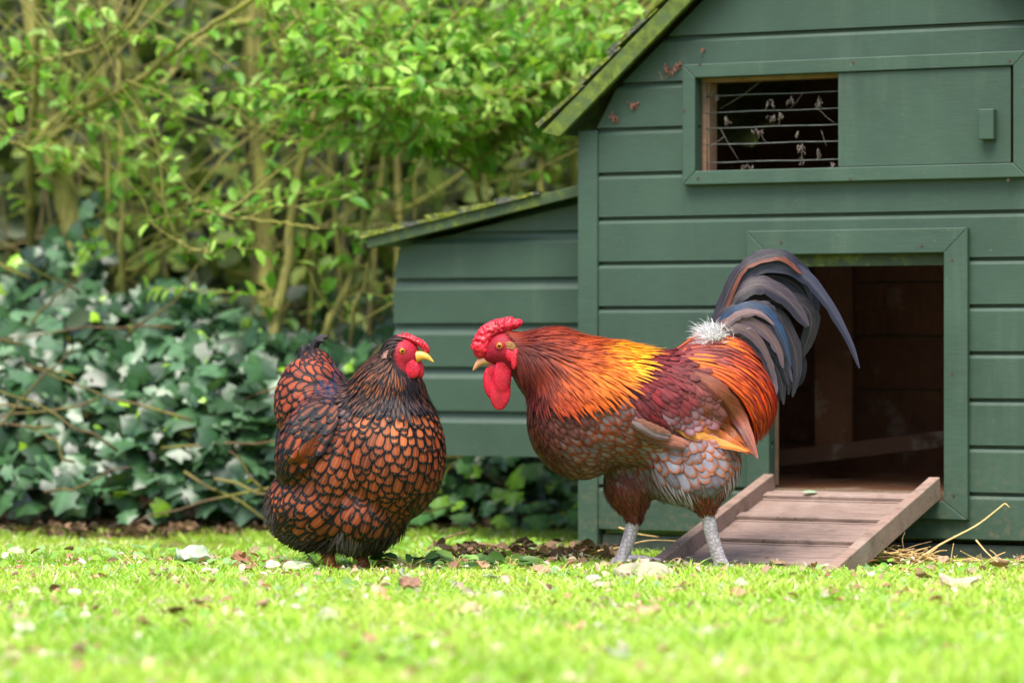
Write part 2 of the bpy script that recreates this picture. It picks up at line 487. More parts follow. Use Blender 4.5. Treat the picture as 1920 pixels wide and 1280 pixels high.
for k in range(len(ZL) - 1):
    z0, z1 = ZL[k], ZL[k + 1]
    cuts = []
    if z0 < DZ1 and z1 > DZ0 - 0.04: cuts.append((DX0, DX1))
    if z0 < WZ1 and z1 > WZ0: cuts.append((WX0, WX1))
    xs = POST - 0.004
    if z0 > APEX - 0.06: continue
    segs = []
    a = None
    for c0, c1 in sorted(cuts):
        segs.append((a, c0)); a = c1
    segs.append((a, None))
    for p, q in segs:
        fa = (lambda z, p=p: p) if p is not None else (lambda z: max(xs, (z - EAVE_Z) / SLOPE))
        fb = (lambda z, q=q: q) if q is not None else (lambda z: WID - max(xs, (z - EAVE_Z) / SLOPE))
        zz = z1
        if cuts and False: pass
        if fa(zz) >= fb(zz): zz = APEX - 0.04
        board(mb, z0, zz, fa, fb)
        # pieces of a board above or below an opening
    for (c0, c1) in cuts:
        o0, o1 = (DZ0 - 0.04, DZ1) if c0 == DX0 else (WZ0, WZ1)
        if z0 < o0 < z1: mb.box(c0, c1, 0.0, 0.018, z0 + 0.001, o0)
        if z0 < o1 < z1: board(mb, o1, z1, (lambda z, c0=c0: c0), (lambda z, c1=c1: c1))
mb.build('front_wall', M_PAINT, coop, smooth=False)
# corner posts, other walls, inside
DEP = 0.95
mb = MB()
for x0 in (0.0, WID - POST):
    bevel(MB().box(x0, x0 + POST, -0.006, 0.04, -0.03, EAVE_Z - 0.005).build('corner_post', M_PAINT2, coop, smooth=False), 0.003)
mb = MB()
for x0 in (0.004, WID - 0.022):
    mb.box(x0, x0 + 0.018, 0.04, DEP, 0.03, EAVE_Z)
mb.prism([(0.0, 0.03), (WID, 0.03), (WID, EAVE_Z), (dcx, APEX - 0.02), (0.0, EAVE_Z)], DEP, DEP + 0.018)
mb.build('side_wall', M_PAINT, coop, smooth=False)
mb = MB()
for x0 in (0.024, WID - 0.030):
    mb.box(x0, x0 + 0.006, 0.045, DEP - 0.012, 0.07, EAVE_Z + 0.01)
nb = 9
for k in range(nb):
    z0 = 0.07 + k * 0.125
    mb.box(0.032, WID - 0.032, DEP - 0.010 - 0.002 * (k % 2), DEP - 0.003, z0, z0 + 0.121)
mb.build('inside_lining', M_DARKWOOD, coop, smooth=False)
mb = MB().box(DX0 - 0.001, DX1 + 0.001, 0.004, 0.0205, DZ0 - 0.0245, DZ0 - 0.006)
mb.build('door_sill', M_REV, coop, smooth=False)
mb = MB().box(0.032, WID - 0.032, 0.022, DEP - 0.013, DZ0 - 0.03, DZ0 - 0.008)
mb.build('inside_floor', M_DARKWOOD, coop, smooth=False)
a = cp(1528, 700, 0.55)[0]; b = cp(1598, 700, 0.55)[0]
mb = MB().box(a, b, 0.55, 0.575, 0.20, 0.80)
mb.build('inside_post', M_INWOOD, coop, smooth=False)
p0, p1 = cp(1440, 850, 0.50), cp(1800, 800, 0.50)
mb = MB()
mb.prism([(p0[0] - 0.03, p0[1] - 0.035), (p1[0] + 0.03, p1[1] - 0.035), (p1[0] + 0.03, p1[1]), (p0[0] - 0.03, p0[1])], 0.50, 0.545)
mb.build('inside_perch', mat_wood('perch_wood', S(48, 31, 22), S(78, 53, 37)), coop, smooth=False)
# skids under the house
mb = MB().box(0.05, WID - 0.05, 0.012, 0.05, -0.03, 0.024)
mb.build('skid', mat_simple('dark_skid_paint', S(60, 68, 62), 0.8, 0.2), coop, smooth=False)

# door frame
def framed(name, x0, x1, z0, z1, w, t, sides='LRTB', wb=None):
    mb = MB()
    wb = wb or w
    if 'T' in sides: mb.prism([(x0, z1), (x1, z1), (x1 + w, z1 + w), (x0 - w, z1 + w)], -t, -0.0005)
    if 'B' in sides: mb.prism([(x0 - w, z0 - wb), (x1 + w, z0 - wb), (x1, z0), (x0, z0)], -t, -0.0005)
    if 'L' in sides: mb.prism([(x0 - w, z0 - wb), (x0, z0), (x0, z1), (x0 - w, z1 + w)], -t, -0.0005)
    if 'R' in sides: mb.prism([(x1, z0), (x1 + w, z0 - wb), (x1 + w, z1 + w), (x1, z1)], -t, -0.0005)
    o = mb.build(name, M_PAINT2, coop, smooth=False)
    return bevel(o, 0.0018)
FW = cp(1447, 700)[0] - cp(1405, 700)[0]
df = framed('door_frame', DX0, DX1, DZ0 - 0.024, DZ1, FW, 0.016, 'LRTB', wb=DZ0 - 0.024 - cp(1790, 973)[1])
mb = MB()   # bare timber reveal of the doorway and the raised hatch in it
for a, b in ((DX0 - 0.012, DX0 - 0.001), (DX1 + 0.001, DX1 + 0.012)):
    MB().box(a, b, 0.019, 0.042, DZ0, DZ1).build('door_reveal', M_REV, coop, smooth=False)
mb = MB().box(DX0 + 0.004, DX1 - 0.004, 0.022, 0.032, DZ1 - 0.024, DZ1 + 0.12)
mb.build('door_hatch', M_MOSSY2, coop, smooth=False)
def screw(x, z, y=-0.0165):
    MB().tube([(x, y + 0.004, z), (x, y - 0.0006, z)], 0.0032, 8).build('screw', M_SCREW, screw_on, smooth=False)
screw_on = df
for px, py in ((1470, 455), (1733, 461), (1790, 487), (1417, 477), (1790, 700), (1793, 928), (1418, 700)):
    screw(*cp(px, py))
# window: mitred frame, sliding panel, wire, webs
wf = framed('window_frame', WX0, WX1, WZ0, WZ1, 0.0285, 0.020)
screw_on = wf
for px, py in ((1319, 122), (1606, 119), (1898, 116), (1290, 209), (1316, 335), (1601, 337), (1896, 339)):
    screw(*cp(px, py), -0.0205)
PX0 = cp(1576, 230)[0]; PX1 = cp(1899, 230)[0]
pan = bevel(MB().box(PX0, PX1, -0.014, -0.003, WZ0 + 0.001, WZ1 - 0.001).build('sliding_panel', M_PAINT, coop, smooth=False), 0.001)
h0, h1 = cp(1845, 264), cp(1873, 206)
bevel(MB().box(h0[0], h1[0], -0.036, -0.0145, h0[1], h1[1]).build('handle', M_PAINT2, pan, smooth=False), 0.002)
mb = MB()
for py in (180.5, 211.5, 241, 271.5, 305):
    s1, z = cp(1322, py, 0.02)
    n = 14
    xs = np.linspace(s1, PX1, n)
    mb.tube(np.c_[xs, np.full(n, 0.024), z + 0.0007 * np.sin(np.arange(n) * 1.7 + py)], 0.0011, 6)
x = cp(1324, 230, 0.02)[0]
mb.tube([(x, 0.0265, WZ0 - 0.01), (x, 0.0265, WZ1 + 0.01)], 0.0015, 6)
mb.build('wire_mesh', M_WIRE, coop)
mb = MB().box(WX0 - 0.004, WX0 + 0.012, 0.028, 0.07, WZ0 - 0.01, WZ1 + 0.01).box(WX0, WX1, 0.019, 0.05, WZ1 - 0.007, WZ1 + 0.006)
mb.build('window_reveal', mat_wood('reveal_wood', S(110, 82, 62), S(160, 126, 100)), coop, smooth=False)
rr = random.Random(5)
def fluff(px, py, n, sx, sy, back=0.02):
    s, z = cp(px, py, back); mb = MB()
    for _ in range(int(n * 0.9)):
        a = np.array([s + rr.gauss(0, sx * .8), back + rr.gauss(0, 0.003), z + rr.gauss(0, sy)])
        pts = [a]
        for _ in range(4): pts.append(pts[-1] + np.array([rr.gauss(0, 0.0019), rr.gauss(0, 0.001), rr.gauss(-0.0022, 0.0019)]))
        mb.tube(np.array(pts), 0.0003 + 0.0007 * rr.random(), 4)
    mb.build('cobweb', M_WEB, coop)
for px, py, n, sx, sy in ((1445, 191, 14, .004, .004), (1482, 186, 12, .004, .003), (1535, 190, 16, .005, .005), (1463, 216, 12, .004, .003), (1448, 219, 10, .005, .003),
                          (1362, 224, 12, .003, .006), (1420, 246, 10, .009, .002), (1496, 247, 5, .002, .002), (1504, 290, 10, .002, .010), (1533, 285, 8, .002, .007), (1404, 312, 10, .012, .003),
                          (1578, 210, 12, .002, .006), (1340, 175, 12, .006, .004), (1312, 160, 12, .003, .008), (1560, 308, 8, .005, .003), (1500, 275, 6, .006, .002), (1315, 310, 6, .004, .004)):
    fluff(px, py, n, sx, sy)
for (a, b) in (((1350, 205), (1430, 150)), ((1480, 205), (1505, 175)), ((1530, 200), (1570, 235)), ((1350, 240), (1385, 300)), ((1310, 285), (1360, 255)), ((1425, 250), (1440, 270)), ((1540, 245), (1550, 275))):
    p, q = cp(*a, .02), cp(*b, .02)
    mb = MB().tube([(p[0], .02, p[1]), (0.5 * (p[0] + q[0]), .021, 0.5 * (p[1] + q[1]) - .003), (q[0], .02, q[1])], 0.0004, 4)
    mb.build('web_strand', M_WEB, coop)

# roof
OV = 0.055            # overhang in front of the wall
th = math.atan(SLOPE); tx, tz = math.cos(th), math.sin(th); nx_, nz_ = -math.sin(th), math.cos(th)
eo = cp(1082, 277, -OV)                 # lower outside corner of the barge board
LR = math.hypot(dcx, APEX - EAVE_Z)
for side in (0, 1):
    def pt(a, b):
        x = a * tx + b * nx_; z = EAVE_Z + a * tz + b * nz_
        return (WID - x, z) if side else (x, z)
    def quad(a0, a1, b0, b1):
        p = [pt(a0, b0), pt(a1, b0), pt(a1, b1), pt(a0, b1)]
        return p[::-1] if side else p
    A0 = -0.040; A1 = LR
    slab = MB().prism(quad(A0, A1 - 0.002, 0.022, 0.036), -OV + 0.014, DEP + 0.06)
    slab.build('roof', M_MOSSY2, coop, smooth=False)
    barge = MB().prism([pt(A0 + 0.012, -0.002), pt(A1, -0.002), pt(A1, 0.034), pt(A0 - 0.012, 0.034)][::(-1 if side else 1)], -OV, -OV + 0.013)
    bevel(barge.build('barge_board', M_MOSSY, coop, smooth=False), 0.0015)
    rs = random.Random(3 + side)
    mb = MB()
    a = A0 - 0.010; k = 0
    while a < A1 - 0.02:
        ln = 0.10 + 0.02 * rs.random(); lift = 0.003 * rs.random()
        yy = -OV - 0.006
        while yy < DEP + 0.05:
            wy = 0.16 + 0.05 * rs.random()
            q = [pt(a, 0.0365 + lift + 0.007), pt(min(a + ln + 0.03, A1), 0.0365), pt(min(a + ln + 0.03, A1), 0.0425), pt(a, 0.048 + lift + 0.006)]
            mb.prism(q[::-1] if side else q, yy + 0.004 * rs.random(), min(yy + wy, DEP + 0.07))
            yy += wy + 0.004
        a += ln; k += 1
    mb.build('shingles', M_FELT, coop, smooth=False)

# nest box on the left side
NB = 0.20
n0 = cp(738, 700, NB)[0]
nzt_l = cp(738, 462, NB)[1]; nzt_r = cp(1083, 375, NB)[1]; nzb = cp(900, 855, NB)[1]
print('nest', n0, nzb, nzt_l, nzt_r)
mb = MB()
zl = [nzb + (cp(900, p, NB)[1] - nzb) for p in (855, 771, 688, 606, 521, 435, 350)]
for z0, z1 in zip(zl[:-1], zl[1:]):
    f = lambda z: n0 if z <= nzt_l else n0 + (z - nzt_l) / (nzt_r - nzt_l) * (-n0)
    if f(z0) > -0.01: continue
    board(mb, z0, z1, (lambda z: min(f(z), -0.006)), (lambda z: -0.0005), 0.018, True)
o = mb.build('nest_box_front', M_PAINT, coop, smooth=False); o.location = (0, NB, 0)
mb = MB().prism([(n0 + 0.002, nzb + .002), (-0.002, nzb + .002), (-0.002, nzt_r - .006), (n0 + 0.002, nzt_l - .006)], NB + 0.0185, NB + 0.42)
nest = mb.build('nest_box', M_PAINT, coop, smooth=False)
e0 = cp(688, 466, NB - 0.05); e1 = cp(1083, 368, NB - 0.05)
ta = math.atan2(e1[1] - e0[1], e1[0] - e0[0]); LN = math.hypot(-0.002 - e0[0], (-0.002 - e0[0]) * math.tan(ta))
def npt(a, b): return (e0[0] + a * math.cos(ta) - b * math.sin(ta), e0[1] + a * math.sin(ta) + b * math.cos(ta))
LN2 = (-0.003 - e0[0]) / math.cos(ta)
mb = MB().prism([npt(0, 0), npt(LN2, 0), npt(LN2 - 0.002, 0.0235), npt(0, 0.0235)], NB - 0.05, NB - 0.036)
bevel(mb.build('nest_roof_edge', M_MOSSY2, nest, smooth=False), 0.0015)
mb = MB().prism([npt(0.004, 0.006), npt(LN2, 0.006), npt(LN2 - 0.002, 0.0235), npt(0.004, 0.0235)], NB - 0.0355, NB + 0.46)
mb.build('nest_roof', M_MOSSY2, nest, smooth=False)
mb = MB(); rs = random.Random(9)
a = -0.008
for k, ln in enumerate((0.085, 0.082, 0.088, 0.088, 0.09)):
    y = NB - 0.060
    while y < NB + 0.38:
        wy = 0.14 + 0.06 * rs.random()
        a1 = min(a + ln + 0.02, LN2 - 0.006)
        mb.prism([npt(a, 0.0240), npt(a1, 0.0240), npt(a1, 0.0300), npt(a, 0.0375 + 0.004 * rs.random())], y + 0.005 * rs.random(), y + wy)
        y += wy + 0.004
    a += ln
mb.build('shingles', M_FELT, nest, smooth=False)

# ramp
top_l, top_r = cp(1452, 898, -0.004), cp(1752, 903, -0.004)
rx0, rx1 = top_l[0] - 0.018, top_r[0] + 0.016
RZ = 0.5 * (top_l[1] + top_r[1]) - 0.013
RUN = 0.60; RL = math.hypot(RUN, RZ + 0.010)
pit = math.atan2(RZ + 0.010, RUN)
ramp = empty('entry_ramp', (0, 0, 0))
MR = Matrix.LocRotScale(Vector((OX, OD - CAM_D, 0)), Matrix.Rotation(-YAW, 3, 'Z'), None) @ Matrix.Translation(((rx0 + rx1) / 2, -0.024, RZ)) @ Matrix.Rotation(pit, 4, 'X')
ramp.matrix_world = MR
tag(ramp, 'weathered red brown plank ramp with raised side rails leaning on the open coop doorway', 'ramp')
hw_ = (rx1 - rx0) / 2
mb = MB(); rs = random.Random(2)
y = 0.0; k = 0
while y > -RL + 0.02:                    # boards run across; local -y points down the slope
    w_ = 0.0745
    y1 = max(y - w_, -RL)
    mb.box(-hw_ + 0.024, hw_ - 0.024, y1 + 0.0026, y, -0.020 - 0.002 * rs.random(), -0.010 + 0.0012 * rs.random())
    y = y1; k += 1
mb.build('tread_board', M_RAMP, ramp, smooth=False)
mb = MB()
y = -0.05
while y > -RL + 0.03:
    mb.box(-hw_ + 0.0235, hw_ - 0.0235, y - 0.014, y + 0.014, -0.0095, -0.0012)
    y -= 0.149
for o_ in (mb.build('cleat', M_RAMP, ramp, smooth=False),): bevel(o_, 0.0015)
for s in (-1, 1):
    mb = MB()
    mb.box(s * hw_ - (0.023 if s > 0 else 0), s * hw_ + (0.023 if s < 0 else 0), -RL, 0.012, -0.022, 0.022)
    bevel(mb.build('side_rail', M_RAIL, ramp, smooth=False), 0.002)
# ================================================================== shrubs, ivy, backing hedge
def mat_leaf(name, rough, spec, trans):
    m = NT(name); c = m.attr('col'); v = m.obj()
    n = m.noise(70, 2, v)
    c2 = m.mix(m.math('MULTIPLY', n, 0.35), c, (0.02, 0.05, 0.01))
    return m.leafy(c2, rough, spec, trans)
M_LEAF = mat_leaf('shrub_leaf', 0.45, 0.4, 0.45)
M_IVY = mat_leaf('ivy_leaf', 0.29, 0.6, 0.16)
M_FAR = mat_leaf('hedge_leaf', 0.5, 0.4, 0.35)
def mat_bark(name, a, b):
    m = NT(name); v = m.obj((30, 30, 6)); w = m.obj()
    n = m.noise(3, 5, v, 0.65); g = m.noise(4, 3, w)
    c = m.ramp(n, [(0.3, np.array(a)), (0.7, np.array(b))])
    c = m.mix(m.ramp(g, [(0.46, 0.0), (0.66, 0.6)]), c, S(150, 152, 62))
    return m.done(m.pbr(c, 0.8, 0.2, m.bump(n, 0.5, 0.003)))
M_BARK = mat_bark('mossy_bark', S(104, 100, 54), S(158, 150, 88))
M_BARKD = mat_bark('brown_bark', S(74, 58, 44), S(118, 98, 74))

LEAF = np.array([(0, 0, 0), (.22, .30, .06), (.22, 0, 0), (.22, -.30, .06), (.58, .36, .07), (.58, 0, -.02), (.58, -.36, .07), (.84, .20, .01), (.84, 0, -.07), (.84, -.20, .01), (1.0, 0, -.13)])
LEAF_Q = np.array([(1, 4, 5, 2), (2, 5, 6, 3), (4, 7, 8, 5), (5, 8, 9, 6)])
LEAF_T = np.array([(0, 1, 2), (0, 2, 3), (7, 10, 8), (8, 10, 9)])
# five-lobed ivy outline round a centre point
_a = [(0, 0), (.00, .34), (.06, .62), (.36, .50), (.50, .66), (.70, .32), (1.0, 0)]
IVY = np.array([(0.30, 0, 0.0)] + [(x, y, -0.10 * abs(y) - 0.08 * x) for x, y in _a] + [(x, -y, -0.10 * abs(y) - 0.08 * x) for x, y in _a[-2:0:-1]])
IVY_T = np.array([(0, i, i % 12 + 1) for i in range(1, 13)])
def leaves(mb, P, D, N, L, col, tmpl=LEAF, faces=(LEAF_Q, LEAF_T), wid=1.0, curl=1.0, vm=None):
    """P base points, D directions, N up normals, L lengths"""
    P, D, N = (np.asarray(a, float) for a in (P, D, N))
    D = D / (np.linalg.norm(D, axis=1)[:, None] + 1e-9)
    B = np.cross(N, D); B /= np.linalg.norm(B, axis=1)[:, None] + 1e-9
    N = np.cross(D, B)
    L = np.asarray(L, float)[:, None]
    cu = (0.4 + 1.2 * RNG.random((len(P), 1))) * curl
    V = np.stack([P + L * (D * t[0] + B * t[1] * wid + N * t[2] * cu) for t in tmpl], 1)
    k = len(tmpl)
    b = (np.arange(len(P)) * k)[:, None, None]
    cc_ = np.repeat(col, k, axis=0)
    if vm is not None: cc_ = cc_ * np.tile(vm, len(P))[:, None] + 0.02 * (np.tile(vm, len(P))[:, None] > 1.2)
    mb.add(V.reshape(-1, 3), [(b + f[None]).reshape(-1, f.shape[1]) for f in faces], col=cc_)
IVM = np.array([1.5, 1.35, .9, 1.25, .8, 1.25, .8, 1.3, .8, 1.25, .8, 1.25, .9])
def leaf_cols(n, stops, jit=0.25):
    t = RNG.random(n) * (len(stops) - 1); i = np.minimum(t.astype(int), len(stops) - 2); u = (t - i)[:, None]
    s = np.array(stops)
    return (s[i] * (1 - u) + s[i + 1] * u) * (1 - jit + 2 * jit * RNG.random((n, 1)))
LIME = [S(96, 160, 50), S(136, 194, 62), S(170, 216, 84), S(194, 226, 124)]
MID = [S(84, 134, 50), S(120, 168, 62), S(156, 196, 84)]
def unit(n):
    v = RNG.normal(size=(n, 3)); return v / np.linalg.norm(v, axis=1)[:, None]

def dens(px, py):
    """how leafy the shrub layer is at a place of the picture plane (0..1)"""
    d = 0.22
    if px > 560 and py < 330: d = 0.68
    if px > 900 and py < 300: d = 1.0
    if 300 < px < 620 and py < 300: d = 0.40
    if px < 300: d = 0.20
    if py > 370: d *= 0.8
    if py > 500: d *= 0.45
    if 640 < px and py > 380: d *= 0.8
    return d
def shrub(stems, label, seed, bark=None, twigs=26, lime=LIME, group='shrubs with slender stems before the hedge', lsize=0.047, spread=0.30):
    """stems: list of (points [(px, py)], depth0, depth1, r0, r1) in photo terms; one plant"""
    bark = bark or M_BARK
    rs = np.random.default_rng(seed)
    first = stems[0]
    base = W(*first[0][0], first[1]); base[2] = min(base[2], 0.0)
    root = empty('shrub', tuple(base))
    tag(root, label, 'shrub', group)
    LP, LD, LN_, LL, tw = [], [], [], [], MB()
    for pts, d0, d1, r0, r1 in stems:
        n = len(pts)
        P = np.array([W(px, py, d0 + (d1 - d0) * i / max(n - 1, 1)) for i, (px, py) in enumerate(pts)])
        if pts[0][1] > 470 and P[0, 2] > 0.05: P = np.concatenate([[np.array([P[0, 0] + (P[0] - P[1])[0] * .4, max(P[0, 1] + .35, 2.15), -.02])], P])
        C = catmull(P, 6 * n)
        C[1:-1] += rs.normal(0, 0.002, (len(C) - 2, 3))
        rad = np.linspace(r0, r1, len(C)) * (1 + 0.12 * rs.random(len(C)))
        MB().tube(C, rad, 8).build('stem', bark, root, offset=base)
        for _ in range(int(0.50 * twigs * len(C) / 24)):
            i = rs.integers(1, len(C)); p = C[i]
            d = p[1] + CAM_D; px, py = 960 + p[0] / d * FPX, 640 - (p[2] - CAM_H) / d * FPX
            if rs.random() > dens(px, py) or p[2] > 1.22: continue
            u = rs.normal(size=3); u[2] = abs(u[2]) * 0.6 + 0.05; u[1] = -abs(u[1]) * 0.6 if rs.random() < 0.7 else u[1] * 0.5
            u /= np.linalg.norm(u)
            ln = spread * (0.35 + rs.random())
            m = 7
            t = np.linspace(0, 1, m)[:, None]
            T = p + u * ln * t + np.array([0, 0, -0.10]) * ln * t ** 2 + np.cumsum(rs.normal(0, 0.006, (m, 3)), 0) * (t > 0)
            tw.tube(T, np.linspace(0.0028, 0.001, m), 4)
            for k in range(int(ln / 0.022) + 2):
                q = (k + 1) / (int(ln / 0.022) + 2); x = q * (m - 1); a = min(int(x), m - 2)
                b = T[a] + (T[a + 1] - T[a]) * (x - a)
                s = rs.normal(size=3); s -= u * (s @ u) * 0.6; s += u * 0.8; s[2] -= 0.35; s /= np.linalg.norm(s)
                LP.append(b); LD.append(s); LN_.append(np.array([0, -0.45, 1.0]) + rs.normal(0, 0.45, 3)); LL.append(lsize * (0.45 + 0.75 * rs.random()))
    for _ in range(10 if len(stems) > 1 else 6):    # long thin bare side branches
        k_ = rs.integers(0, len(stems)); pts, d0, d1, r0, r1 = stems[k_]
        a_ = rs.uniform(.05, .75); j_ = min(int(a_ * (len(pts) - 1)), len(pts) - 2)
        p = W(*pts[j_], d0 + (d1 - d0) * j_ / max(len(pts) - 1, 1))
        sg = 1 if rs.random() < .5 else -1
        u = np.array([sg * rs.uniform(.35, 1.0), rs.uniform(-.5, .2), rs.uniform(.25, 1.0)]); ln = rs.uniform(.5, 1.0)
        t = np.linspace(0, 1, 9)[:, None]
        T = p + u * ln * t + np.array([0, 0, -.18]) * ln * t ** 2 * rs.normal(0, 1) + np.cumsum(rs.normal(0, .010, (9, 3)), 0) * (t > 0)
        MB().tube(catmull(T, 24), np.linspace(1, .35, 24) * rs.uniform(.0016, .0042), 6).build('branch', bark, root, offset=base)
    if tw.n: tag(tw.build('twigs', bark, root, offset=base), kind='stuff')
    if LP:
        f = MB(); leaves(f, np.array(LP) - base, LD, LN_, LL, leaf_cols(len(LP), lime), wid=0.68, curl=1.5)
        f.build('foliage', M_LEAF, root)
    return root
G = 'shrubs with slender stems before the hedge'
shrub([([(495, 735), (515, 610), (538, 500), (548, 400), (565, 300), (590, 200), (600, 90), (604, -90)], 7.78, 7.95, .015, .008),
       ([(592, 196), (560, 160), (515, 80), (490, 0), (480, -60)], 7.75, 7.7, .007, .005),
       ([(592, 195), (640, 182), (700, 160), (760, 130)], 7.75, 7.5, .006, .003),
       ([(580, 240), (640, 222), (720, 205), (800, 190), (860, 170)], 7.75, 7.4, .004, .002)],
      'slender leaning shrub with yellow green stem forking high above the hen', 21, twigs=60)
shrub([([(160, 520), (140, 450), (115, 340), (95, 240), (70, 110), (50, -60)], 8.3, 8.3, .034, .022),
       ([(100, 260), (160, 205), (260, 150), (370, 65), (480, -5), (560, -60)], 8.1, 7.5, .010, .005),
       ([(62, 275), (130, 190), (200, 100), (260, 30), (300, -40)], 8.0, 7.8, .008, .004)],
      'thick leaning trunk with long diagonal bough at the left of the hedge', 22, twigs=40)
shrub([([(60, 480), (58, 380), (55, 290), (66, 180), (70, 60), (75, -80)], 8.4, 7.9, .012, .009),
       ([(55, 285), (25, 270), (-40, 255)], 7.8, 7.6, .005, .003),
       ([(60, 120), (120, 105), (190, 85), (240, 40), (270, -20)], 7.8, 7.5, .005, .003)],
      'upright grey brown shrub nearest the left edge of the picture', 23, twigs=36)
shrub([([(228, 500), (230, 400), (226, 250), (222, 100), (215, -80)], 8.1, 8.2, .008, .006),
       ([(200, 500), (203, 350), (196, 200), (190, 20), (188, -80)], 8.2, 8.2, .006, .004)],
      'pair of thin straight yellow green stems rising between the thick trunk and the bent stem', 24, twigs=34)
shrub([([(205, 550), (260, 505), (310, 470), (333, 450), (330, 410), (345, 385), (320, 330), (285, 245), (240, 150), (205, 50), (190, -60)], 8.25, 7.7, .0075, .005),
       ([(345, 388), (420, 405), (520, 418), (600, 428)], 7.65, 7.5, .004, .002),
       ([(333, 452), (360, 468), (392, 470)], 7.6, 7.5, .004, .002)],
      'crooked bare yellow stem bent sharply above the ivy', 25, twigs=40)
shrub([([(500, 640), (498, 480), (490, 330), (482, 200), (478, 60), (480, -80)], 8.7, 8.7, .026, .02),
       ([(470, 40), (400, 60), (340, 110), (300, 170)], 8.6, 8.3, .012, .006)],
      'tall grey green trunk standing behind the forked shrub', 26, twigs=40, lime=MID)
shrub([([(612, 640), (640, 560), (672, 480), (682, 420), (690, 300), (720, 120), (735, -60)], 7.8, 8.0, .010, .006),
       ([(660, 610), (682, 540), (690, 490)], 7.8, 7.8, .006, .004),
       ([(690, 300), (760, 210), (830, 90), (900, 10), (960, -50)], 8.0, 7.7, .009, .006),
       ([(755, -60), (765, 60), (770, 100), (790, 200), (815, 280)], 7.9, 7.7, .006, .004)],
      'leafy shrub with brown slanting branch above the nest box', 27, twigs=75)
shrub([([(905, 660), (905, 420), (890, 280), (925, 150), (970, 20), (990, -60)], 8.1, 7.9, .009, .006),
       ([(895, 300), (960, 230), (1030, 160), (1090, 120)], 8.0, 7.6, .006, .003),
       ([(890, 330), (830, 290), (770, 260)], 8.0, 7.6, .005, .003)],
      'dense lime leaved shrub just left of the coop roof', 28, twigs=95)
shrub([([(1080, 640), (1075, 420), (1085, 240), (1120, 100), (1150, -60)], 8.3, 8.2, .010, .007),
       ([(1080, 260), (1020, 180), (960, 110)], 8.2, 7.8, .005, .003),
       ([(1110, 130), (1180, 40), (1240, -20)], 8.2, 7.9, .005, .003)],
      'bright leafy shrub behind the mossy coop roof', 29, twigs=95)
shrub([([(1150, 640), (1155, 300), (1170, 100), (1185, -80)], 8.9, 8.9, .010, .008),
       ([(1010, 640), (1015, 300), (990, 100), (985, -80)], 8.9, 8.9, .009, .007),
       ([(745, 640), (748, 400), (742, 200), (750, -60)], 8.8, 8.8, .011, .008)],
      'thicket of upright brown stems deepest behind the coop', 30, twigs=70, lime=MID)

# backing hedge: one mass
mb = MB()
n = 10500
P = np.stack([-2.4 + 5.0 * RNG.random(n), 2.9 + 1.5 * RNG.random(n) ** 1.3, 1.85 * RNG.random(n)], 1)
leaves(mb, P, unit(n) + np.array([0, -.2, -.3]), unit(n) * 0.7 + np.array([0, -.4, .8]), 0.05 + 0.06 * RNG.random(n), leaf_cols(n, [S(44, 56, 34), S(78, 94, 46), S(122, 144, 60), S(168, 188, 92)]), wid=0.85)
n = 9500   # deepest leaves close the view
P = np.stack([-5.5 + 11 * RNG.random(n), 4.5 + 0.7 * RNG.random(n), 2.1 * RNG.random(n)], 1)
leaves(mb, P, unit(n) * .6 + np.array([0, -.1, -.8]), unit(n) * 0.35 + np.array([0, -1, .5]), 0.14 + 0.10 * RNG.random(n), leaf_cols(n, [S(40, 48, 40), S(62, 70, 52), S(88, 98, 62), S(92, 84, 74)]), wid=0.9)
n = 6000   # leaf mould and shade plants low in the bed
P = np.stack([-2.4 + 5 * RNG.random(n), 1.9 + 2.0 * RNG.random(n), 0.55 * RNG.random(n) ** 1.6], 1)
leaves(mb, P, unit(n) + np.array([0, -.2, -.2]), unit(n) * 0.7 + np.array([0, -.4, .8]), 0.04 + 0.05 * RNG.random(n), leaf_cols(n, [S(38, 46, 30), S(50, 74, 40), S(78, 100, 60)]), wid=0.8)
n = 9000   # the hedge runs on past both sides of the picture
sx = np.where(RNG.random(n) < .5, -1, 1)
P = np.stack([sx * (2.3 + 3.4 * RNG.random(n)), 2.6 + 2.0 * RNG.random(n), 1.9 * RNG.random(n)], 1)
leaves(mb, P, unit(n) + np.array([0, -.2, -.5]), unit(n) * 0.6 + np.array([0, -.6, .8]), 0.07 + 0.10 * RNG.random(n), leaf_cols(n, [S(38, 50, 34), S(64, 82, 44), S(104, 130, 56), S(150, 174, 84)]), wid=0.85)
hedge = empty('hedge', (0, 3.4, 0))
tag(hedge, 'dense dim hedge of small leaves filling the background behind all the shrubs', 'hedge')
mb.build('foliage', M_FAR, hedge, offset=(0, 3.4, 0))
tw = MB(); rs = np.random.default_rng(5)
for _ in range(150):
    x = -2.5 + 5.2 * rs.random(); y = 2.3 + 1.6 * rs.random()
    t = np.linspace(0, 1, 8)[:, None]
    T = np.array([x, y, 0]) + np.array([rs.normal(0, .25), rs.normal(0, .1), 2.3]) * t + np.cumsum(rs.normal(0, .018, (8, 3)), 0)
    tw.tube(T, np.linspace(.005, .003, 8) * (0.4 + rs.random()), 5)
for _ in range(120):
    x = -2.4 + 5 * rs.random(); y = 2.0 + 1.6 * rs.random(); z = 0.1 + 1.6 * rs.random()
    t = np.linspace(0, 1, 7)[:, None]
    T = np.array([x, y, z]) + np.array([rs.normal(0, .6), rs.normal(0, .2), rs.normal(.1, .25)]) * t + np.cumsum(rs.normal(0, .014, (7, 3)), 0)
    tw.tube(T, np.linspace(.005, .002, 7), 4)
tw.build('branches', mat_bark('dark_olive_bark', S(70, 66, 44), S(112, 104, 66)), hedge, offset=(0, 3.4, 0))  # darker, more olive bark than on the shrub stems

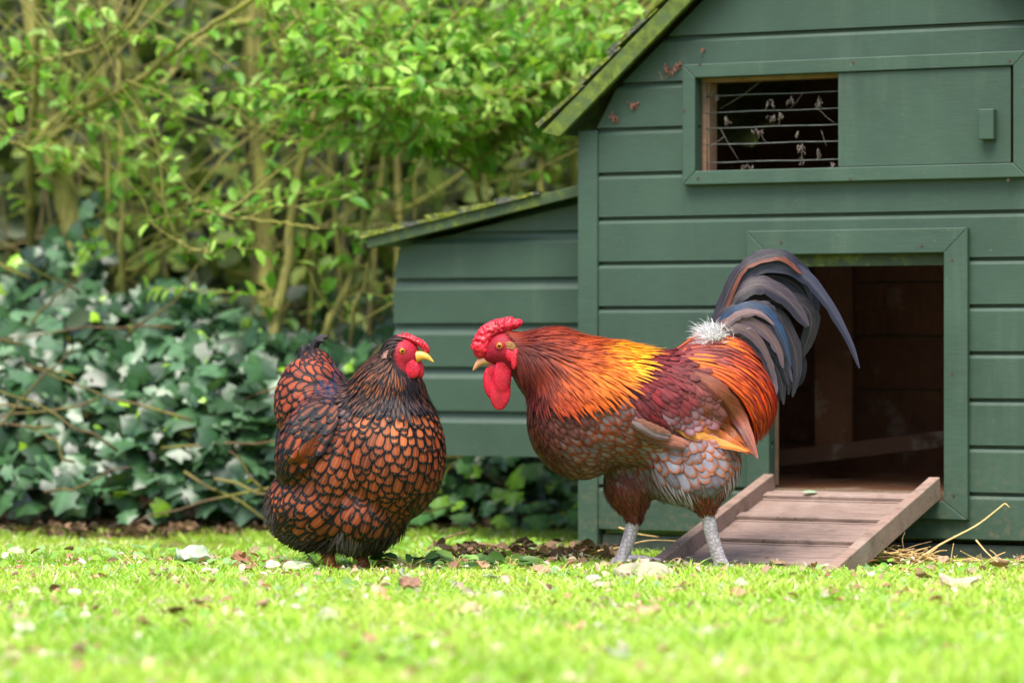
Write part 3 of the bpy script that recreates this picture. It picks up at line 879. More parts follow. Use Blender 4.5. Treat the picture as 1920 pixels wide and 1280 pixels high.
# ivy bank
def ivy_top(x):
    return np.interp(x, [-2, -1.25, -1.0, -0.6, -0.35, -0.1, 0.25, 0.6], [0.70, 0.68, 0.65, 0.52, 0.44, 0.34, 0.24, 0.22]) + 0.30 * (value_noise(np.asarray(x), np.asarray(x) * 0 + 3.0, 7, 21) - 0.5)
mb = MB()
n = 3300
x = -2.2 + 2.25 * RNG.random(n) ** .85
top = ivy_top(x)
z = 0.03 + top * RNG.random(n) ** 0.8
front = 1.34 + 0.22 * value_noise(x, z, 3, 4) + 0.55 * (z / 0.6) ** 1.5 + np.clip(x + 0.55, 0, 1) * 0.55
y = front + 0.16 * RNG.random(n) ** 1.5
P = np.stack([x, y, z], 1)
D = np.stack([RNG.normal(0, .8, n), -0.35 - 0.4 * RNG.random(n), -0.6 + RNG.normal(0, .5, n)], 1)
Nn = np.stack([RNG.normal(0, .6, n), -0.7 + RNG.normal(0, .4, n), 0.8 + RNG.normal(0, .45, n)], 1)
c = leaf_cols(n, [S(20, 46, 22), S(32, 68, 34), S(52, 94, 48), S(98, 134, 98)], 0.3)
young = RNG.random(n) < 0.07
c[young] = leaf_cols(int(young.sum()), [S(110, 160, 30), S(150, 195, 40)])
L = 0.026 + 0.056 * RNG.random(n) ** 1.2; L[young] *= 0.65
leaves(mb, P, D, Nn, L, c, IVY, (IVY_T,), wid=0.92, curl=1.8, vm=IVM)
n = 1100       # ivy under the nest box
x = -0.35 + 1.0 * RNG.random(n)
z = 0.0 + 0.30 * RNG.random(n) ** 1.2
y = 1.55 + 0.8 * RNG.random(n) + 0.4 * z
P = np.stack([x, y, z], 1)
D = np.stack([RNG.normal(0, .7, n), -0.4 - 0.4 * RNG.random(n), -0.5 + RNG.normal(0, .4, n)], 1)
Nn = np.stack([RNG.normal(0, .35, n), -0.7 + RNG.normal(0, .25, n), 0.8 + RNG.normal(0, .3, n)], 1)
c = leaf_cols(n, [S(40, 76, 46), S(70, 118, 60), S(110, 156, 90)], 0.3)
young = RNG.random(n) < 0.3
c[young] = leaf_cols(int(young.sum()), [S(96, 146, 34), S(140, 180, 50)])
leaves(mb, P, D, Nn, 0.03 + 0.035 * RNG.random(n), c, IVY, (IVY_T,), wid=0.9, curl=1.6, vm=IVM)
ivy = mb.build('ivy', M_IVY, smooth=True)
tag(ivy, 'dark glossy ivy climbing in a bank behind the lawn and under the nest box', 'ivy', kind='stuff')
tw = MB(); rs = np.random.default_rng(15)
for _ in range(95):
    x = -1.5 + 2.0 * rs.random(); z = ivy_top(x) * rs.random() * 0.9
    y = 1.40 + 0.55 * (z / .6) ** 1.5 + max(0, x + .55) * .55 + 0.1 * rs.random()
    t = np.linspace(0, 1, 7)[:, None]
    T = np.array([x, y, z]) + np.array([rs.normal(0, .22), rs.normal(-.02, .05), rs.normal(.02, .12)]) * t + np.cumsum(rs.normal(0, .008, (7, 3)), 0)
    tw.tube(T, np.linspace(.004, .0018, 7), 5)
o = tw.build('ivy_vines', M_BARKD)
tag(o, 'brown ivy runners and dead stems tangled through the ivy bank', 'vines', kind='stuff')
# leaf mould along the foot of the bank
mb = MB(); n = 2600
x = -1.5 + 2.2 * RNG.random(n); y = 1.36 + 0.5 * RNG.random(n) + np.clip(x + .5, 0, 1) * 0.5
k = 420
x[:k] = -0.14 + 0.36 * RNG.random(k); y[:k] = 0.16 + 0.40 * RNG.random(k)
P = np.stack([x, y, ground_z(x, y) + 0.002 + 0.022 * RNG.random(n) ** 2], 1)
leaves(mb, P, unit(n) * np.array([1, 1, .3]), unit(n) * 0.5 + np.array([0, 0, 1]), 0.014 + 0.028 * RNG.random(n), leaf_cols(n, [S(58, 40, 30), S(96, 70, 52), S(150, 118, 90), S(74, 52, 44)]), wid=0.8, curl=2.5)
o = mb.build('leaf_mould', mat_leaf('dead_leaf', 0.7, 0.3, 0.15), smooth=False)
tag(o, 'brown dead leaves and bark crumbs along the foot of the ivy bank', 'leaf litter', kind='stuff')
# ================================================================== birds
# Bird space is millimetres: px to the right, py down, w toward the lawn front; Q = (px, -w, -py)
def q(px, py, w=0.0): return np.array([px, -w, -py], float)
QOFF = np.array([960.0, 0.0, -1070.0])
def to_world(P): return (np.asarray(P) - QOFF) * 0.001

class Body:
    def __init__(s, k=18): s.p = []; s.k = k
    def ell(s, px, py, w, r, rot=0.0, rz=0.0):
        """r = (along, up, depth); rot turns it in the picture plane, rz about the vertical (degrees)"""
        a, b = R(rot), R(rz)
        M1 = np.array([[math.cos(a), 0, -math.sin(a)], [0, 1, 0], [math.sin(a), 0, math.cos(a)]])
        M2 = np.array([[math.cos(b), -math.sin(b), 0], [math.sin(b), math.cos(b), 0], [0, 0, 1]])
        s.p.append(('e', q(px, py, w), np.array([r[0], r[2], r[1]], float), M2 @ M1)); return s
    def cone(s, a, b, ra, rb):
        s.p.append(('c', q(*a), q(*b), ra, rb)); return s
    def f(s, P):
        P = np.asarray(P, float); d = None
        for t in s.p:
            if t[0] == 'e':
                l = (P - t[1]) @ t[3]
                k0 = np.linalg.norm(l / t[2], axis=-1); k1 = np.linalg.norm(l / t[2] ** 2, axis=-1) + 1e-9
                e = k0 * (k0 - 1) / k1
                e = np.where(k0 < 0.05, -t[2].min(), e)
            else:
                ab = t[2] - t[1]; h = np.clip(((P - t[1]) @ ab) / (ab @ ab), 0, 1)
                e = np.linalg.norm(P - t[1] - h[..., None] * ab, axis=-1) - (t[3] + (t[4] - t[3]) * h)
            if d is None: d = e
            else:
                h = np.clip(0.5 + 0.5 * (d - e) / s.k, 0, 1)
                d = d * (1 - h) + e * h - s.k * h * (1 - h)
        return d
    def grad(s, P, e=1.0):
        g = np.stack([s.f(P + np.eye(3)[i] * e) - s.f(P - np.eye(3)[i] * e) for i in range(3)], -1)
        return g / (np.linalg.norm(g, axis=-1)[..., None] + 1e-9)
    def project(s, P, it=3):
        for _ in range(it): P = P - s.grad(P) * s.f(P)[..., None]
        return P
    def surf_w(s, px, py, side=1):
        """depth of the skin under a picture position, from the near (+1) or far (-1) side"""
        w = 240.0 * side
        for _ in range(80):
            d = float(s.f(q(px, py, w)[None])[0])
            w -= side * max(d * 0.8, 0.3)
            if abs(d) < 0.6: break
            if abs(w) > 300: break
        return w
    def mesh(s, lo, hi, h):
        ax = [np.arange(lo[i], hi[i] + h, h) for i in range(3)]
        G = np.stack(np.meshgrid(*ax, indexing='ij'), -1)
        v = s.f(G.reshape(-1, 3)).reshape(G.shape[:3])
        nx, ny, nz = v.shape
        acc = np.zeros((nx - 1, ny - 1, nz - 1, 3)); cnt = np.zeros((nx - 1, ny - 1, nz - 1))
        for axis in range(3):
            sl0 = [slice(None)] * 3; sl1 = [slice(None)] * 3
            sl0[axis] = slice(0, -1); sl1[axis] = slice(1, None)
            a, b = v[tuple(sl0)], v[tuple(sl1)]
            cr = (a < 0) != (b < 0)
            I = np.argwhere(cr)
            t = a[cr] / (a[cr] - b[cr])
            p = G[I[:, 0], I[:, 1], I[:, 2]].copy(); p[:, axis] += t * h
            o1, o2 = [k for k in range(3) if k != axis]
            for d1 in (0, -1):
                for d2 in (0, -1):
                    J = I.copy(); J[:, o1] += d1; J[:, o2] += d2
                    ok = np.all((J >= 0) & (J < np.array(cnt.shape)), 1)
                    np.add.at(acc, tuple(J[ok].T), p[ok]); np.add.at(cnt, tuple(J[ok].T), 1)
        act = cnt > 0
        idx = -np.ones(cnt.shape, int); idx[act] = np.arange(act.sum())
        V = acc[act] / cnt[act][:, None]
        F = []
        for axis in range(3):
            sl0 = [slice(None)] * 3; sl1 = [slice(None)] * 3
            sl0[axis] = slice(0, -1); sl1[axis] = slice(1, None)
            a, b = v[tuple(sl0)], v[tuple(sl1)]
            I = np.argwhere((a < 0) != (b < 0))
            o1, o2 = [(1, 2), (2, 0), (0, 1)][axis]
            I = I[(I[:, o1] > 0) & (I[:, o2] > 0) & (I[:, o1] < cnt.shape[o1]) & (I[:, o2] < cnt.shape[o2])]
            cs = []
            for d1, d2 in ((-1, -1), (0, -1), (0, 0), (-1, 0)):
                J = I.copy(); J[:, o1] += d1; J[:, o2] += d2; cs.append(idx[tuple(J.T)])
            qd = np.stack(cs, 1)
            flip = a[tuple(I.T)] > 0
            qd[flip] = qd[flip][:, ::-1]
            F.append(qd)
        F = np.concatenate(F)
        V = s.project(V, 2)
        return V, F

def idw(xy, val, Q, p=1.7):
    xy, val, Q = np.asarray(xy, float), np.asarray(val, float), np.asarray(Q, float)
    d2 = ((Q[:, None, :] - xy[None]) ** 2).sum(-1) + 25.0
    w = d2 ** -p
    return (w @ val) / w.sum(1)[:, None]
def inpoly(poly, px, py):
    poly = np.asarray(poly, float); r = np.zeros(len(px), bool)
    x0, y0 = poly[-1]
    for x1, y1 in poly:
        c = ((y0 > py) != (y1 > py)) & (px < (x1 - x0) * (py - y0) / (y1 - y0 + 1e-12) + x0)
        r ^= c; x0, y0 = x1, y1
    return r
def sample(V, F, n):
    T = np.concatenate([F[:, [0, 1, 2]], F[:, [0, 2, 3]]])
    a, b, c = V[T[:, 0]], V[T[:, 1]], V[T[:, 2]]
    ar = np.linalg.norm(np.cross(b - a, c - a), axis=1)
    k = RNG.choice(len(T), n, p=ar / ar.sum())
    u, v = RNG.random((2, n)); fl = u + v > 1; u[fl] = 1 - u[fl]; v[fl] = 1 - v[fl]
    return a[k] + (b - a)[k] * u[:, None] + (c - a)[k] * v[:, None]
def poisson(P, r):
    cell = float(np.max(r)); H = {}; out = []
    for i, p in enumerate(P):
        key = tuple((p // cell).astype(int)); ok = True
        for dx in (-1, 0, 1):
            for dy in (-1, 0, 1):
                for dz in (-1, 0, 1):
                    for j in H.get((key[0] + dx, key[1] + dy, key[2] + dz), ()):
                        d = P[j] - p
                        if d @ d < r[i] * r[i]: ok = False; break
                    if not ok: break
                if not ok: break
            if not ok: break
        if ok: out.append(i); H.setdefault(key, []).append(i)
    return np.array(out, int)
VS = np.array([0, .22, .42, .58, .72, .84, .93, 1.0])
JS = np.array([-1, -.5, 0, .5, 1.0])
def rich(c):
    c = np.asarray(c, float)
    return c * (c.max(axis=-1, keepdims=True) + 1e-6) ** 0.16
def prof(v, shape):
    if shape == 'round':
        return np.where(v < .5, .55 + .45 * np.sin(np.clip(v / .5, 0, 1) * np.pi / 2), np.sqrt(np.clip(1 - ((v - .5) / .52) ** 2, 0, 1)))
    if shape == 'hack':
        return np.clip(v / .2, .4, 1) * np.sqrt(np.clip((1.015 - v) / .42, 0, 1)) * (1 - .25 * v)
    if shape == 'point':
        return np.clip(v / .25, .3, 1) * np.clip((1.02 - v) / .62, 0, 1) ** .75
    return np.clip(v / .3, .5, 1) * np.clip((1.03 - v) / .4, 0, 1) ** .6      # 'hair'
def grid_faces(n, nv, nj):
    i, j = np.meshgrid(np.arange(nv - 1), np.arange(nj - 1), indexing='ij')
    q4 = np.stack([i * nj + j, i * nj + j + 1, (i + 1) * nj + j + 1, (i + 1) * nj + j], -1).reshape(-1, 4)
    return (np.arange(n)[:, None, None] * (nv * nj) + q4[None]).reshape(-1, 4)
def plume(mb, body, P0, dirf, L, HW, lift, base, cen, edg, lw, shape='round', cup=0.25, js=JS, wob=0.12, sub=3):
    """grow feathers that run over the body along a direction field, tips standing off the skin"""
    n = len(P0); P = body.project(P0.copy())
    D0 = dirf(P)
    D0 = D0 + RNG.normal(0, wob, D0.shape)
    rowsV = []; hh = np.asarray(lift)[:, None]; bb = np.asarray(base)[:, None] if np.ndim(base) else base
    tl = 1 + RNG.normal(0, .12, (n, 1))
    prev = 0.0
    for k, v in enumerate(VS):
        if k:
            for _ in range(sub if k < 4 else 1):
                st = (v - prev) / (sub if k < 4 else 1) * np.asarray(L)[:, None]
                N = body.grad(P)
                D = dirf(P) * 0.6 + D0 * 0.4
                T = D - N * (D * N).sum(-1)[:, None]; T /= np.linalg.norm(T, axis=1)[:, None] + 1e-9
                P = P + T * st; P = P - N * body.f(P)[:, None]
        prev = v
        N = body.grad(P); D = dirf(P) * 0.6 + D0 * 0.4
        T = D - N * (D * N).sum(-1)[:, None]; T /= np.linalg.norm(T, axis=1)[:, None] + 1e-9
        B = np.cross(N, T)
        c = P + N * (bb + hh * tl * v ** 1.4)
        w = (np.asarray(HW) * prof(v, shape))[:, None]
        rowsV.append(np.stack([c + B * w * j - N * (cup * w * j * j) for j in js], 1))
    V = np.stack(rowsV, 1)                       # n, nv, nj, 3
    nv, nj = len(VS), len(js)
    uv = np.stack(np.meshgrid(VS, js, indexing='ij')[::-1], -1).reshape(1, nv * nj, 2)
    uv = np.tile(uv, (n, 1, 1)).reshape(-1, 2)
    m = nv * nj
    rep = lambda a: np.repeat(np.asarray(a, float), m, axis=0)
    mb.add(to_world(V.reshape(-1, 3)), grid_faces(n, nv, nj), fuv=uv, cen=rep(rich(cen)), edg=rep(rich(edg)), lw=rep(np.broadcast_to(lw, (n,))), rnd=rep(RNG.random(n)))
def quill(mb, pts, hw, cen, edg, lw=.8, shape='quill', tilt=0.0, cup=0.3, n=26, face=None, twist=0.0, notch=0):
    """one long feather along a curve given as (px, py, w)"""
    C = catmull(np.array([q(*p) for p in pts]), n)
    T = np.gradient(C, axis=0); T /= np.linalg.norm(T, axis=1)[:, None]
    Fc = np.array(face if face is not None else (0.0, -1.0, 0.0))
    js = np.linspace(-1, 1, 7)
    v = np.linspace(0, 1, n)
    if shape == 'quill': w = hw * np.clip(v / .18, .35, 1) ** .7 * np.clip((1.01 - v) / .45, 0, 1) ** .62
    elif shape == 'broad': w = hw * np.clip(v / .2, .4, 1) ** .7 * np.sqrt(np.clip(1 - ((v - .6) / .41).clip(0, 1) ** 2, 0, 1))
    else: w = hw * np.clip(v / .1, .4, 1) * (1.01 - v) ** .8
    w = w * (1 + 0.06 * np.sin(v * 37 + RNG.random() * 6) * (v > .3))
    wl, wr = w.copy(), w.copy()
    for _ in range(notch):      # splits in the vane
        s_ = wl if RNG.random() < .5 else wr; v0 = RNG.uniform(.35, .97)
        s_ *= 1 - RNG.uniform(.15, .42) * np.clip(1 - np.abs(v - v0) / .03, 0, 1)
    rows = []
    for i in range(n):
        B = np.cross(T[i], Fc); B /= np.linalg.norm(B) + 1e-9
        N = np.cross(B, T[i])
        a = tilt + twist * v[i]
        B2 = B * math.cos(a) + N * math.sin(a); N2 = np.cross(B2, T[i])
        rows.append([C[i] + B2 * (wl[i] if j < 0 else wr[i]) * j - N2 * (cup * w[i] * j * j) * (1 if N2 @ Fc > 0 else -1) for j in js])
    V = np.array(rows).reshape(-1, 3)
    uv = np.stack(np.meshgrid(v, js, indexing='ij')[::-1], -1).reshape(-1, 2)
    m = len(V)
    mb.add(to_world(V), grid_faces(1, n, 7), fuv=uv, cen=np.tile(rich(cen), (m, 1)), edg=np.tile(rich(edg), (m, 1)), lw=np.full(m, lw), rnd=np.full(m, RNG.random()))

def mat_feather(name, rough=0.45, spec=0.4, barb=0.22, freq=60.0, shaft=0.25, sheen=0.0, asym=0.0, var=0.5, soft=8.0, rag=0.34, silk=0.0):
    m = NT(name)
    uv = m.N('Attribute', attribute_name='fuv').outputs['Vector']
    sp = m.N('SeparateXYZ'); m.L(uv, sp.inputs[0])
    u = m.math('ABSOLUTE', sp.outputs['X']); v = sp.outputs['Y']
    cen, edg = m.attr('cen'), m.attr('edg')
    lw = m.attr('lw', 'Fac'); rnd = m.attr('rnd', 'Fac')
    ph = m.math('MULTIPLY', m.math('SUBTRACT', m.math('MULTIPLY', v, 3.0), m.math('MULTIPLY', u, 0.8)), freq)
    br = m.math('SINE', m.math('ADD', ph, m.math('MULTIPLY', rnd, 30)))
    cx = m.N('CombineXYZ'); m.L(m.math('MULTIPLY', u, 1.2), cx.inputs[0]); m.L(m.math('MULTIPLY', m.math('SUBTRACT', v, m.math('MULTIPLY', u, 0.25)), 9), cx.inputs[1]); m.L(m.math('MULTIPLY', rnd, 50), cx.inputs[2])
    nz = m.noise(2.2, 4, cx.outputs[0], 0.6)
    tip = m.math('MULTIPLY', m.math('SUBTRACT', v, 0.50), 2.0)
    e = m.math('SMOOTH_MAX', u, tip, 0.25)
    e = m.math('ADD', e, m.math('MULTIPLY', m.math('SUBTRACT', nz, 0.5), rag))
    d = m.math('SUBTRACT', e, lw)
    if asym: d = m.math('ADD', m.math('MULTIPLY', d, 0.45), m.math('MULTIPLY', sp.outputs['X'], asym))
    mask = m.math('MULTIPLY_ADD', d, soft, 0.5, clamp=True)
    c = m.mix(mask, cen, edg)
    k = m.math('ADD', m.math('MULTIPLY', br, barb * 0.5), m.math('MULTIPLY', m.math('SUBTRACT', nz, 0.5), barb * 3.0))
    k = m.math('ADD', k, m.math('MULTIPLY', m.math('SUBTRACT', rnd, 0.5), var))
    if silk:
        c2 = m.N('CombineXYZ'); m.L(m.math('MULTIPLY', sp.outputs['X'], 2.2), c2.inputs[0]); m.L(m.math('MULTIPLY', v, 1.3), c2.inputs[1]); m.L(m.math('MULTIPLY', rnd, 70), c2.inputs[2])
        k = m.math('ADD', k, m.math('MULTIPLY', m.math('SUBTRACT', m.noise(2.0, 3, c2.outputs[0], 0.7), 0.5), silk))
    k = m.math('ADD', k, 1.0)
    cc = m.N('CombineXYZ')
    for i in range(3): m.L(k, cc.inputs[i])
    c = m.mix(1.0, c, cc.outputs[0], 'MULTIPLY')
    if shaft:
        sh = m.math('MULTIPLY', m.math('LESS_THAN', u, 0.07), shaft)
        c = m.mix(sh, c, m.mix(0.5, c, (0.6, 0.45, 0.3)))
    n = m.bump(br, 0.25, 0.0006)
    return m.done(m.pbr(c, rough, spec, n, Sheen_Weight=sheen))
M_F = mat_feather('body_feather', 0.5, 0.25, 0.34, var=0.75)
M_FR = mat_feather('soft_laced_feather', 0.5, 0.25, 0.4, 50, 0.12, var=0.7, soft=3.2, rag=0.8, silk=0.8)
M_FH = mat_feather('hackle_feather', 0.46, 0.22, 0.22, 30, 0.0, silk=0.8, soft=4.0, var=0.4)
M_FT = mat_feather('tail_feather', 0.36, 0.28, 0.6, 95, 0.12, asym=0.45, var=1.0)
def mat_skin(name, col, rough=0.38, bs=0.6, sc=220, fleck=0.5):
    m = NT(name); v = m.obj(); n = m.noise(sc, 3, v); n2 = m.noise(40, 3, v)
    c = m.ramp(n2, [(0.3, np.array(col) * 0.62), (0.7, np.array(col) * 1.2)])
    c = m.mix(m.ramp(m.noise(420, 2, v), [(0.60, 0.0), (0.72, fleck)]), c, np.array(col) * .5 + .38)
    c = m.mix(m.ramp(m.noise(150, 4, v, .7), [(0.50, 0.0), (0.68, 0.45)]), c, np.array(col) * .3)
    return m.done(m.pbr(c, rough, 0.5, m.bump(n, bs, 0.002), Subsurface_Weight=0.12, Subsurface_Radius=(0.006, 0.002, 0.0015), Subsurface_Scale=0.4))
RED = S(226, 18, 52, .82)
M_COMB = mat_skin('red_comb_skin', RED)
M_WATTLE = mat_skin('red_wattle_skin', S(222, 8, 54, .82), 0.40, 0.6, 330, 0.12)
M_EYE = mat_simple('orange_eye', S(214, 120, 24), 0.12, 0.6, 0.2, 300, 0.0)
M_PUPIL = mat_simple('black_pupil', S(12, 10, 10), 0.06, 0.6, 0.0, 10, 0.0)
M_LID = mat_skin('eyelid', S(170, 24, 48), 0.5)
def mat_body():
    m = NT('bird_skin_and_down'); c = m.attr('col'); v = m.obj(); n = m.noise(160, 4, v)
    c = m.mix(m.math('MULTIPLY', n, 0.5), c, (0.02, 0.008, 0.006))
    return m.done(m.pbr(c, 0.6, 0.3, m.bump(n, 0.6, 0.002)))
M_BODY = mat_body()
def mat_scales(name, col, dark):
    m = NT(name); v = m.obj((.8, .8, 1.15)); n = m.noise(60, 4, v)
    vo = m.N('TexVoronoi', feature='DISTANCE_TO_EDGE'); vo.inputs['Scale'].default_value = 118; vo.inputs['Randomness'].default_value = .6; m.L(v, vo.inputs['Vector'])
    e = m.ramp(vo.outputs[0], [(0.02, 0.0), (0.13, 1.0)])
    c = m.ramp(n, [(0.3, np.array(col) * .68), (0.7, np.array(col) * 1.12)])
    c = m.mix(e, dark, c)
    return m.done(m.pbr(c, 0.36, 0.5, m.bump(e, 0.45, 0.001)))
M_SHANK = mat_scales('grey_scaled_leg', S(182, 172, 182), S(146, 132, 132))
M_SHANKY = mat_scales('orange_scaled_leg', S(176, 96, 44), S(96, 50, 34))
M_CLAW = mat_simple('claw_horn', S(120, 104, 90), 0.4, 0.5)

def shank(parent, pts, r0, r1, mat, base, toes, claw=True):
    mb = MB()
    C = catmull(np.array([q(*p) for p in pts]), 80)
    s = np.linspace(0, 1, 80)
    saw = (s * 15) % 1.0
    r = (r0 + (r1 - r0) * s) * (1 + 0.025 * (saw - .5)) * (1 + .22 * np.exp(-((s - 1) / .12) ** 2))
    mb.tube(to_world(C), r * .001, 14)
    cl = []
    for tp in toes:
        T = catmull(np.array([q(*p) for p in tp]), 26); t = np.linspace(0, 1, 26)
        rr_ = (r1 * .62 * (1 - .45 * t)) * (1 + .10 * (((t * 7) % 1) - .5))
        mb.tube(to_world(T), rr_ * .001, 10)
        d = T[-1] - T[-4]; d /= np.linalg.norm(d)
        cl.append((T[-1], d, rr_[-1]))
    o = mb.build('leg', mat, parent, offset=base)
    for p, d, rr_ in cl:
        pts_ = np.array([p - d * 2, p + d * 5, p + d * 10 + np.array([0, 0, -3.0])])
        MB().tube(to_world(catmull(pts_, 8)), np.linspace(rr_ * .8, .5, 8) * .001, 8).build('claw', M_CLAW, o, offset=base)
    return o
def eye(parent, base, px, py, w, r, nrm):
    nrm = np.array(nrm, float); nrm /= np.linalg.norm(nrm)
    c = q(px, py, w)
    o = MB().ball(to_world(c), r * .001, 16, 10).build('eye', M_EYE, parent, offset=base)
    MB().ball(to_world(c + nrm * r * .62), r * .52 * .001, 14, 8).build('pupil', M_PUPIL, o, offset=base)
    a = np.linspace(0, 2 * np.pi, 25)
    u = np.cross(nrm, [0, 0, 1.0]); u /= np.linalg.norm(u); v = np.cross(nrm, u)
    ring = c + nrm * r * .25 + (np.cos(a)[:, None] * u * 1.15 + np.sin(a)[:, None] * v * 1.0) * r
    MB().tube(to_world(ring), r * .22 * .001, 8, cap=False).build('eyelid', M_LID, o, offset=base)
    return o
def blob_part(name, body, lo, hi, h, mat, parent, base):
    V, F = body.mesh(q(lo[0], hi[1], hi[2]), q(hi[0], lo[1], lo[2]), h)
    return MB().add(to_world(V), F).build(name, mat, parent, offset=base)
def beak(parent, base, root, mid, tip, r, mat, side):
    """upper and lower mandible lofted from root to tip; side = unit vector across the beak"""
    side = np.array(side, float)
    mb = MB()
    for up, scale in ((1, 1.0), (-1, .62)):
        C = catmull(np.array([q(*root), q(*mid), q(*tip)]), 14); t = np.linspace(0, 1, 14)
        if up < 0: C = C[:11] * 1.0; C = C + np.array([0, 0, -1]) * (r * .55 * (1 - np.linspace(0, .9, 11)))[:, None]; t = np.linspace(0, 1, 11)
        T = np.gradient(C, axis=0); T /= np.linalg.norm(T, axis=1)[:, None]
        rad = r * scale * np.clip(1 - t, 0.02, 1) ** .72
        rings = []
        for i in range(len(C)):
            n = np.cross(T[i], side); n /= np.linalg.norm(n)
            if n[2] < 0: n = -n
            a = np.arange(12) * 2 * np.pi / 12
            rings.append(C[i] + rad[i] * (.78 * np.cos(a)[:, None] * side + np.sin(a)[:, None] * n))
        V = np.concatenate(rings); k = 12; m = len(C)
        i, j = np.meshgrid(np.arange(m - 1), np.arange(k), indexing='ij'); j2 = (j + 1) % k
        mb.add(to_world(V), [np.stack([i * k + j, i * k + j2, (i + 1) * k + j2, (i + 1) * k + j], -1).reshape(-1, 4), np.arange(k) + (m - 1) * k])
    return mb.build('beak', mat, parent, offset=base)
def field(anchors):
    """anchors: (px, py, dx, dy, dw) -> direction function over bird space"""
    a = np.array(anchors, float)
    def fn(P):
        v = idw(a[:, :2], a[:, 2:5], np.stack([P[:, 0], -P[:, 2]], 1))
        d = np.stack([v[:, 0], -v[:, 2], -v[:, 1]], 1)
        return d / (np.linalg.norm(d, axis=1)[:, None] + 1e-9)
    return fn
def looks(anchors):
    """anchors: (px, py, cen, edg, L, HW, spacing, lw)"""
    xy = np.array([a[:2] for a in anchors], float)
    val = np.array([np.concatenate([a[2], a[3], a[4:8]]) for a in anchors])
    def fn(P):
        v = idw(xy, val, np.stack([P[:, 0], -P[:, 2]], 1), 2.2)
        return v[:, :3], v[:, 3:6], v[:, 6], v[:, 7], v[:, 8], v[:, 9]
    return fn
def tract(name, body, V, F, region, dirf, lookf, lift, base, mat, parent, pbase, ncand, shape='round', cup=.25, js=JS, holes=(), wob=.12, side=0, mixcol=None):
    P = sample(V, F, ncand); px, py = P[:, 0], -P[:, 2]
    ok = inpoly(region, px, py) if region is not None else np.ones(len(P), bool)
    for h in holes: ok &= ~inpoly(h, px, py)
    if side: ok &= (-P[:, 1] * side > 0)
    P = P[ok]
    sp = lookf(P)[4]
    k = poisson(P, sp); P = P[k]
    cen, edg, L, HW, sp, lw = lookf(P)
    n = len(P)
    if mixcol is not None: cen, edg = mixcol(P, cen, edg)
    L = L * (1 + RNG.normal(0, .15, n)); HW = HW * (1 + RNG.normal(0, .13, n))
    mb = MB()
    plume(mb, body, P, dirf, L, HW, np.full(n, lift) * (L / L.mean()), base, cen, edg, lw, shape, cup, js, wob)
    o = mb.build(name, mat, parent, offset=pbase)
    return o

# ------------------------------------------------------------------ rooster
rb = Body(22)
rb.ell(941, 653, 0, (28, 24, 19), 14)
rb.cone((938, 658, 0), (916, 668, 0), 19, 10)
rb.cone((950, 655, 0), (1035, 690, 0), 27, 66)
rb.cone((1035, 690, 0), (1120, 738, 0), 66, 96)
rb.ell(1088, 785, 0, (98, 112, 96), 0)
rb.ell(1185, 765, 0, (170, 106, 108), -3)
rb.ell(1330, 745, 0, (108, 92, 84), -12)
rb.ell(1345, 690, 0, (62, 62, 44), 30)
rb.ell(1300, 864, 46, (84, 80, 52), 12)
rb.ell(1182, 900, -42, (46, 56, 44), 0)
rb.ell(1280, 880, -20, (90, 62, 50), 0)
rb.cone((1316, 912, 52), (1322, 948, 54), 44, 17)
rb.cone((1182, 925, -40), (1190, 968, -38), 38, 16)
rV, rF = rb.mesh(q(880, 1020, 150), q(1480, 590, -150), 6.0)
RB = np.array([0.27, 0, 0.0])
rooster = empty('rooster', tuple(RB))
tag(rooster, 'rooster with golden orange neck, red comb and tall grey tail standing before the ramp', 'rooster')
px, py = rV[:, 0], -rV[:, 2]
face = np.clip((44 - np.hypot((px - 928) / 0.98, (py - 662) / 1.05)) / 6, 0, 1)[:, None]
col = S(70, 34, 28) * (1 - face) + S(176, 20, 50, .8) * face
grey = np.clip((py - 830) / 60, 0, 1)[:, None] * np.clip((px - 1180) / 40, 0, 1)[:, None]
col = col * (1 - grey) + S(90, 78, 80) * grey
low = np.clip((py - 925) / 25, 0, 1)[:, None]
col = col * (1 - low) + S(104, 46, 30) * low
MB().add(to_world(rV), rF, col=col).build('body', M_BODY, rooster, offset=RB)

flowR = field([(960, 640, 1, .25, 0), (1040, 640, 1, .30, 0), (1130, 660, 1, .42, 0), (1210, 680, 1, .45, 0), (985, 690, .35, 1, 0), (1030, 720, .62, 1, 0), (1090, 740, .75, .8, 0), (1150, 760, .8, .7, 0),
               (990, 800, .35, 1, 0), (1030, 860, .8, .7, 0), (1100, 890, 1, .25, 0), (1060, 800, .8, .7, 0), (1150, 830, 1, .35, 0), (1220, 830, 1, .4, 0), (1180, 900, .5, 1, 0), (1180, 960, .1, 1, 0),
               (1260, 860, .8, .8, 0), (1330, 860, .7, .8, 0), (1385, 870, .2, 1, 0), (1300, 930, .2, 1, 0), (1250, 930, .5, 1, 0), (1320, 960, 0, 1, 0),
               (1250, 690, 1, .5, 0), (1240, 760, 1, .75, 0), (1310, 700, 1, .45, 0), (1380, 690, 1, .7, 0), (1420, 720, .5, 1, 0), (1430, 770, .1, 1, 0), (1340, 760, .8, .8, 0), (1300, 640, 1, .1, 0), (1360, 650, 1, .25, 0)])
g_, r_ = S(150, 138, 150), S(134, 60, 34)
